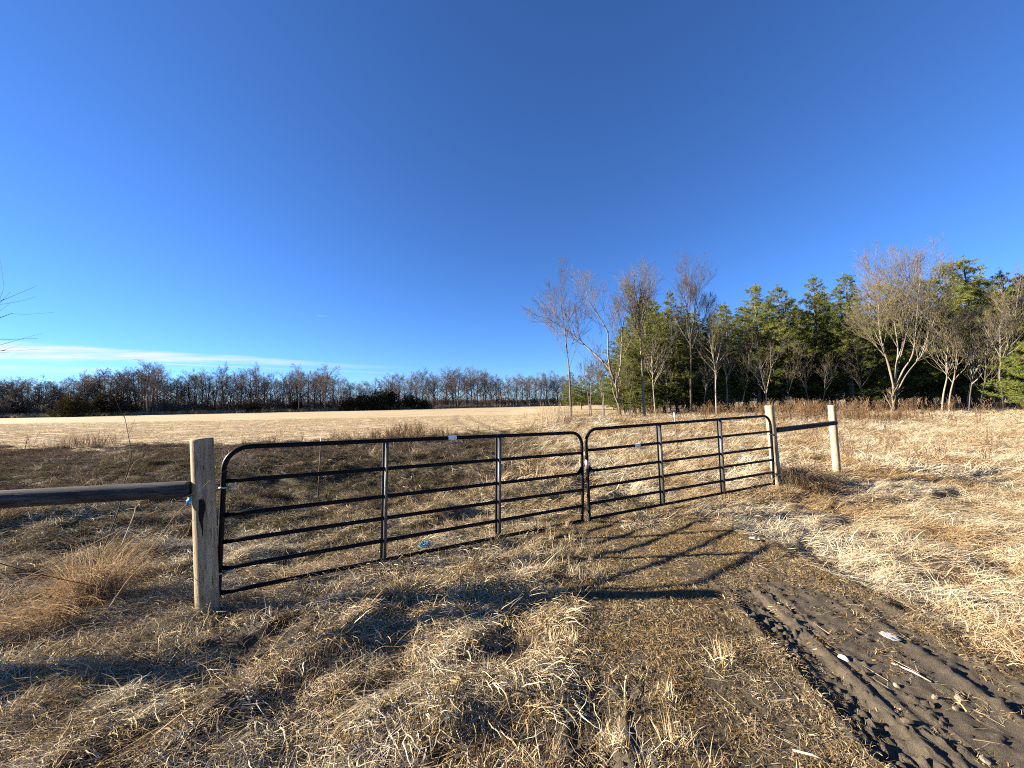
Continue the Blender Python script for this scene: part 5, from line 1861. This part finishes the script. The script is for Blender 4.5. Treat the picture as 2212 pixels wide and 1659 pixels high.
GF = 'bare trees of the far treeline'
for px, py, dy, var, wd_, lab in ((322, 786, -14, 4, 1.25, 'broad spreading bare tree standing forward in the left treeline'), (215, 803, -2, 1, 1.2, 'flat-topped bare tree left of the broad spreading one'),
                                  (170, 815, -2, 3, 1.1, 'low wide bare tree in the left treeline'), (480, 796, -3, 2, 1.0, 'bare tree with a raised crown right of the broad spreading one'),
                                  (553, 795, -3, 2, 0.7, 'slim bare tree poking above the left treeline'), (645, 793, -12, 0, 1.0, 'grey bare tree standing forward left of the cedars'),
                                  (705, 793, -12, 4, 1.25, 'wide twiggy bare tree standing forward by the cedars'), (860, 806, -4, 3, 1.0, 'rounded oak-like bare tree above the cedar clump'),
                                  (862, 850, -12, 0, 0.8, 'small bare tree in front of the cedar clump'), (985, 803, -6, 5, 1.25, 'large dark oak-like bare tree, widest in the middle of the treeline'),
                                  (940, 810, -4, 5, 1.0, 'oak-like bare tree left of the widest one'), (1045, 803, -3, 0, 0.9, 'tall bare tree right of the widest one'),
                                  (1140, 825, -20, 4, 1.0, 'brownish bare tree at the right end of the treeline'), (1175, 812, -4, 2, 0.8, 'slim bare tree near the right end of the treeline'),
                                  (1195, 818, -3, 1, 0.8, 'crooked dark bare tree at the right end of the treeline')):
    far_tree(px, py, np.interp(px, lx_, ly_) + dy, var, lab, GF, wd_)
px = -135
k = 0
while px < 1240:
    Y = np.interp(px, lx_, ly_)
    far_tree(px, np.interp(px, tx_, ty_) + rt_.triangular(-5, 32, 8), Y + rt_.uniform(-2, 6), rt_.randrange(6), 'bare grey-brown tree in the front of the far treeline', GF, rt_.uniform(0.9, 1.6))
    px += rt_.uniform(9, 17)
px = -150
while px < 1250:
    Y = np.interp(px, lx_, ly_) + 16
    far_tree(px, np.interp(px, tx_, ty_) + rt_.triangular(0, 28, 10), Y + rt_.uniform(-4, 14), rt_.randrange(6), 'bare tree in the rear of the far treeline', 'rear trees of the far treeline', rt_.uniform(0.9, 1.3))
    px += rt_.uniform(14, 24)

CED = [cedar_mesh(900 + i, 8.0, w_, 2600) for i, w_ in enumerate((5.5, 4.6, 6.5))]


def cedar(px, py, dy, var, label, wide=1.0):
    Y = np.interp(px, lx_, ly_) + dy
    top = at(px, py, Y)
    g = gz_at(top.x, Y)
    s = (top.z - g) / 8.0
    e = empty('cedar_tree', (top.x, Y, g), rt_.uniform(0, 6.28))
    e.scale = (s * wide, s * wide, s)
    obj('trunk', CED[var][0], None, e)
    obj('crown', CED[var][1], None, e)
    tag(e, label, 'cedar tree', 'dark cedars before the far treeline')


for px, py, dy, var, wd_, lab in ((160, 852, -16, 0, 1.5, 'dark spreading conifer standing alone before the left treeline'), (222, 848, -8, 1, 1.1, 'dark cedar, left one of a pair in the left treeline'), (250, 845, -8, 2, 1.1, 'dark cedar, right one of a pair in the left treeline'),
                                  (20, 868, -6, 2, 1.2, 'low dark cedar at the far left of the treeline'), (755, 858, -12, 0, 1.4, 'dark cedar at the left end of the cedar clump'), (785, 848, -10, 2, 1.3, 'dark cedar, second in the cedar clump'),
                                  (815, 842, -10, 0, 1.2, 'tall dark cedar in the middle of the cedar clump'), (842, 840, -9, 1, 1.3, 'tallest dark cedar in the cedar clump'), (885, 848, -8, 2, 1.3, 'dark cedar at the right end of the cedar clump'),
                                  (918, 863, -14, 2, 1.4, 'low round dark cedar just right of the cedar clump'), (640, 862, -8, 1, 1.3, 'small dark cedar left of the cedar clump'), (545, 868, -10, 2, 1.3, 'small brownish cedar in mid treeline')):
    cedar(px, py, dy, var, lab, wd_)

mx_ = rg.uniform(-150, 1240, 5200)
my_ = np.interp(mx_, lx_, ly_) - 8 + rg.normal(0, 2.2, 5200)
p = np.stack([(mx_ - 1106) / 831 * my_, my_], -1)
scatter('field_margin', p, rg.uniform(0, 6.28, len(p)), rg.uniform(0.8, 2.6, len(p)), C_tallp, 5, 'uncut pale grass margin between the hayfield and the far treeline', 'dry grass', 24, 0.0)

# bare shrubs at the foot of the treeline
SHR = []
for i in range(4):
    gr = Grower(950 + i, (7, 6, 4), (0.5, 0.5, 0.5), (32, 36, 38), (4, 4, 3, 2), (0.08, 0.15, 0.2), (0.0, 0.05, 0.03), 0.3, 0.022, 0.15)
    rs = np.random.default_rng(960 + i)
    for s in range(7):
        a = rs.uniform(0, 6.28)
        d = np.array([math.cos(a) * 0.5, math.sin(a) * 0.5, 1.0])
        cp, cr = gr.curve(rs.normal(0, 0.25, 3) * [1, 1, 0], d, rs.uniform(2.5, 4.2), 0.05, 0)
        gr.add(cp, cr, 0)
    a_, b_ = tree_meshes(gr, 'shrub', 0, (4, 3, 3, 3))
    for m_ in (a_, b_):
        m_.materials.append(MAT['bark_red' if i % 2 else 'bark_far'])
    SHR.append((a_, b_))
px = -130
while px < 1230:
    Y = np.interp(px, lx_, ly_) - rt_.uniform(2, 9)
    p = at(px, 880, Y)
    e = empty('bare_shrub', (p.x, Y, gz_at(p.x, Y)), rt_.uniform(0, 6.28))
    s = rt_.uniform(0.8, 1.6)
    e.scale = (s * 1.3, s * 1.3, s)
    sv = SHR[rt_.randrange(4)]
    obj('stems', sv[0], None, e)
    obj('crown', sv[1], None, e)
    tag(e, 'brown leafless shrub at the foot of the far treeline', 'shrub', 'shrubs at the foot of the far treeline')
    px += rt_.uniform(10, 18)


# uncountable brush and stems that close the wood behind the single trees
def far_brush():
    rng = np.random.default_rng(5)
    polys = []
    n = 10500
    px = rng.uniform(-160, 1330, n)
    Yb = np.interp(px, lx_, ly_) + rng.uniform(2, 42, n)
    d0 = np.array([(CAM_R @ Vector(((q - 1106) / 831, -0.05, -1))) for q in (-160, 1330)])
    u = (px - 1106) / 831
    X = u * Yb
    h = rng.uniform(1.5, 8.2, n) * np.where(rng.uniform(0, 1, n) < 0.2, 1.35, 1.0)
    for i in range(n):
        b = np.array([X[i], Yb[i], -0.1])
        l1 = rng.normal(0, 0.16, 2)
        m = b + [l1[0] * h[i] * 0.5, l1[1] * h[i] * 0.5, h[i] * 0.55]
        t = m + [rng.normal(0, 0.25) * h[i] * 0.5, rng.normal(0, 0.25) * h[i] * 0.5, h[i] * 0.45]
        r = rng.uniform(0.03, 0.085)
        polys.append((np.array([b, m, t]), np.array([r, r * 0.8, r * 0.35])))
        for _ in range(2):
            f = rng.uniform(0.3, 1.0)
            s = m + (t - m) * f
            e = s + rng.normal(0, 0.9, 3) * [1, 1, 0.6] + [0, 0, 0.9]
            polys.append((np.array([s, (s + e) / 2 + rng.normal(0, 0.1, 3), e]), np.array([0.035, 0.03, 0.02])))
    v, q, t = tubes(polys, 3)
    o = obj('far_woodland', make_mesh('far_woodland', v, t, q, False), MAT['bark_far'])
    tag(o, 'tangle of thin stems closing the wood behind the far treeline', 'woodland', kind='stuff')


far_brush()


def stand_brush():
    """dead twigs and thin stems in the shade of the pine stand"""
    rng = np.random.default_rng(15)
    polys = []
    for i in range(2400):
        px = rng.uniform(1345, 2300)
        Y = rng.uniform(36, 60)
        X = (px - 1106) / 831 * Y
        h = rng.uniform(0.6, 4.5)
        b = np.array([X, Y, -0.05])
        m = b + np.array([rng.normal(0, 0.12) * h, rng.normal(0, 0.12) * h, h * 0.5])
        t = m + np.array([rng.normal(0, 0.22) * h, rng.normal(0, 0.22) * h, h * 0.5])
        r = rng.uniform(0.008, 0.022)
        polys.append((np.array([b, m, t]), np.array([r, r * 0.8, r * 0.4])))
        for _ in range(4):
            f = rng.uniform(0.1, 1.0)
            s = m + (t - m) * f
            e = s + rng.normal(0, 0.35, 3) + [0, 0, 0.15]
            polys.append((np.array([s, (s + e) / 2 + rng.normal(0, 0.04, 3), e]), np.array([r * 0.5, r * 0.4, r * 0.25])))
    v, q, t = tubes(polys, 3)
    o = obj('stand_undergrowth', make_mesh('stand_undergrowth', v, t, q, False), MAT['bark_pine'])
    tag(o, 'dead twigs and thin stems in the shade of the pine stand', 'undergrowth', kind='stuff')


stand_brush()


# low shed half hidden in the left treeline
def shed():
    c = at(371, 885, 142)
    g = gz_at(c.x, 142)
    e = empty('shed', (c.x, 142, g), R(12))
    tag(e, 'low shed with pale grey roof half hidden in the left treeline', 'shed')
    MAT['shed_wall'] = plain_mat('shed_wall', (0.11, 0.06, 0.05), 0.8, 0, 0.2, 2)
    MAT['shed_roof'] = plain_mat('shed_roof', (0.42, 0.42, 0.42), 0.5, 0, 0.12, 2)
    v, q, t = box_geo(-3.4, 3.4, -2.2, 2.2, -0.2, 2.0)
    obj('wall', make_mesh('shed_wall', v, t, q), MAT['shed_wall'], e)
    rv = [(-3.8, -2.7, 1.95), (3.8, -2.7, 1.95), (3.8, 0, 3.0), (-3.8, 0, 3.0), (3.8, 2.7, 1.95), (-3.8, 2.7, 1.95),
          (-3.8, -2.7, 2.05), (3.8, -2.7, 2.05), (3.8, 0, 3.1), (-3.8, 0, 3.1), (3.8, 2.7, 2.05), (-3.8, 2.7, 2.05)]
    rq = [(6, 7, 8, 9), (9, 8, 10, 11), (0, 3, 2, 1), (3, 5, 4, 2), (0, 1, 7, 6), (1, 2, 8, 7), (2, 4, 10, 8), (4, 5, 11, 10), (5, 3, 9, 11), (3, 0, 6, 9)]
    obj('roof', make_mesh('shed_roof', rv, None, rq), MAT['shed_roof'], e)
    v, q, t = box_geo(-0.6, 0.6, -2.24, -2.2, 0.0, 1.8)
    obj('door', make_mesh('shed_door', v, t, q), MAT['bark_far'], e)


shed()


SC.cycles.use_denoising = False
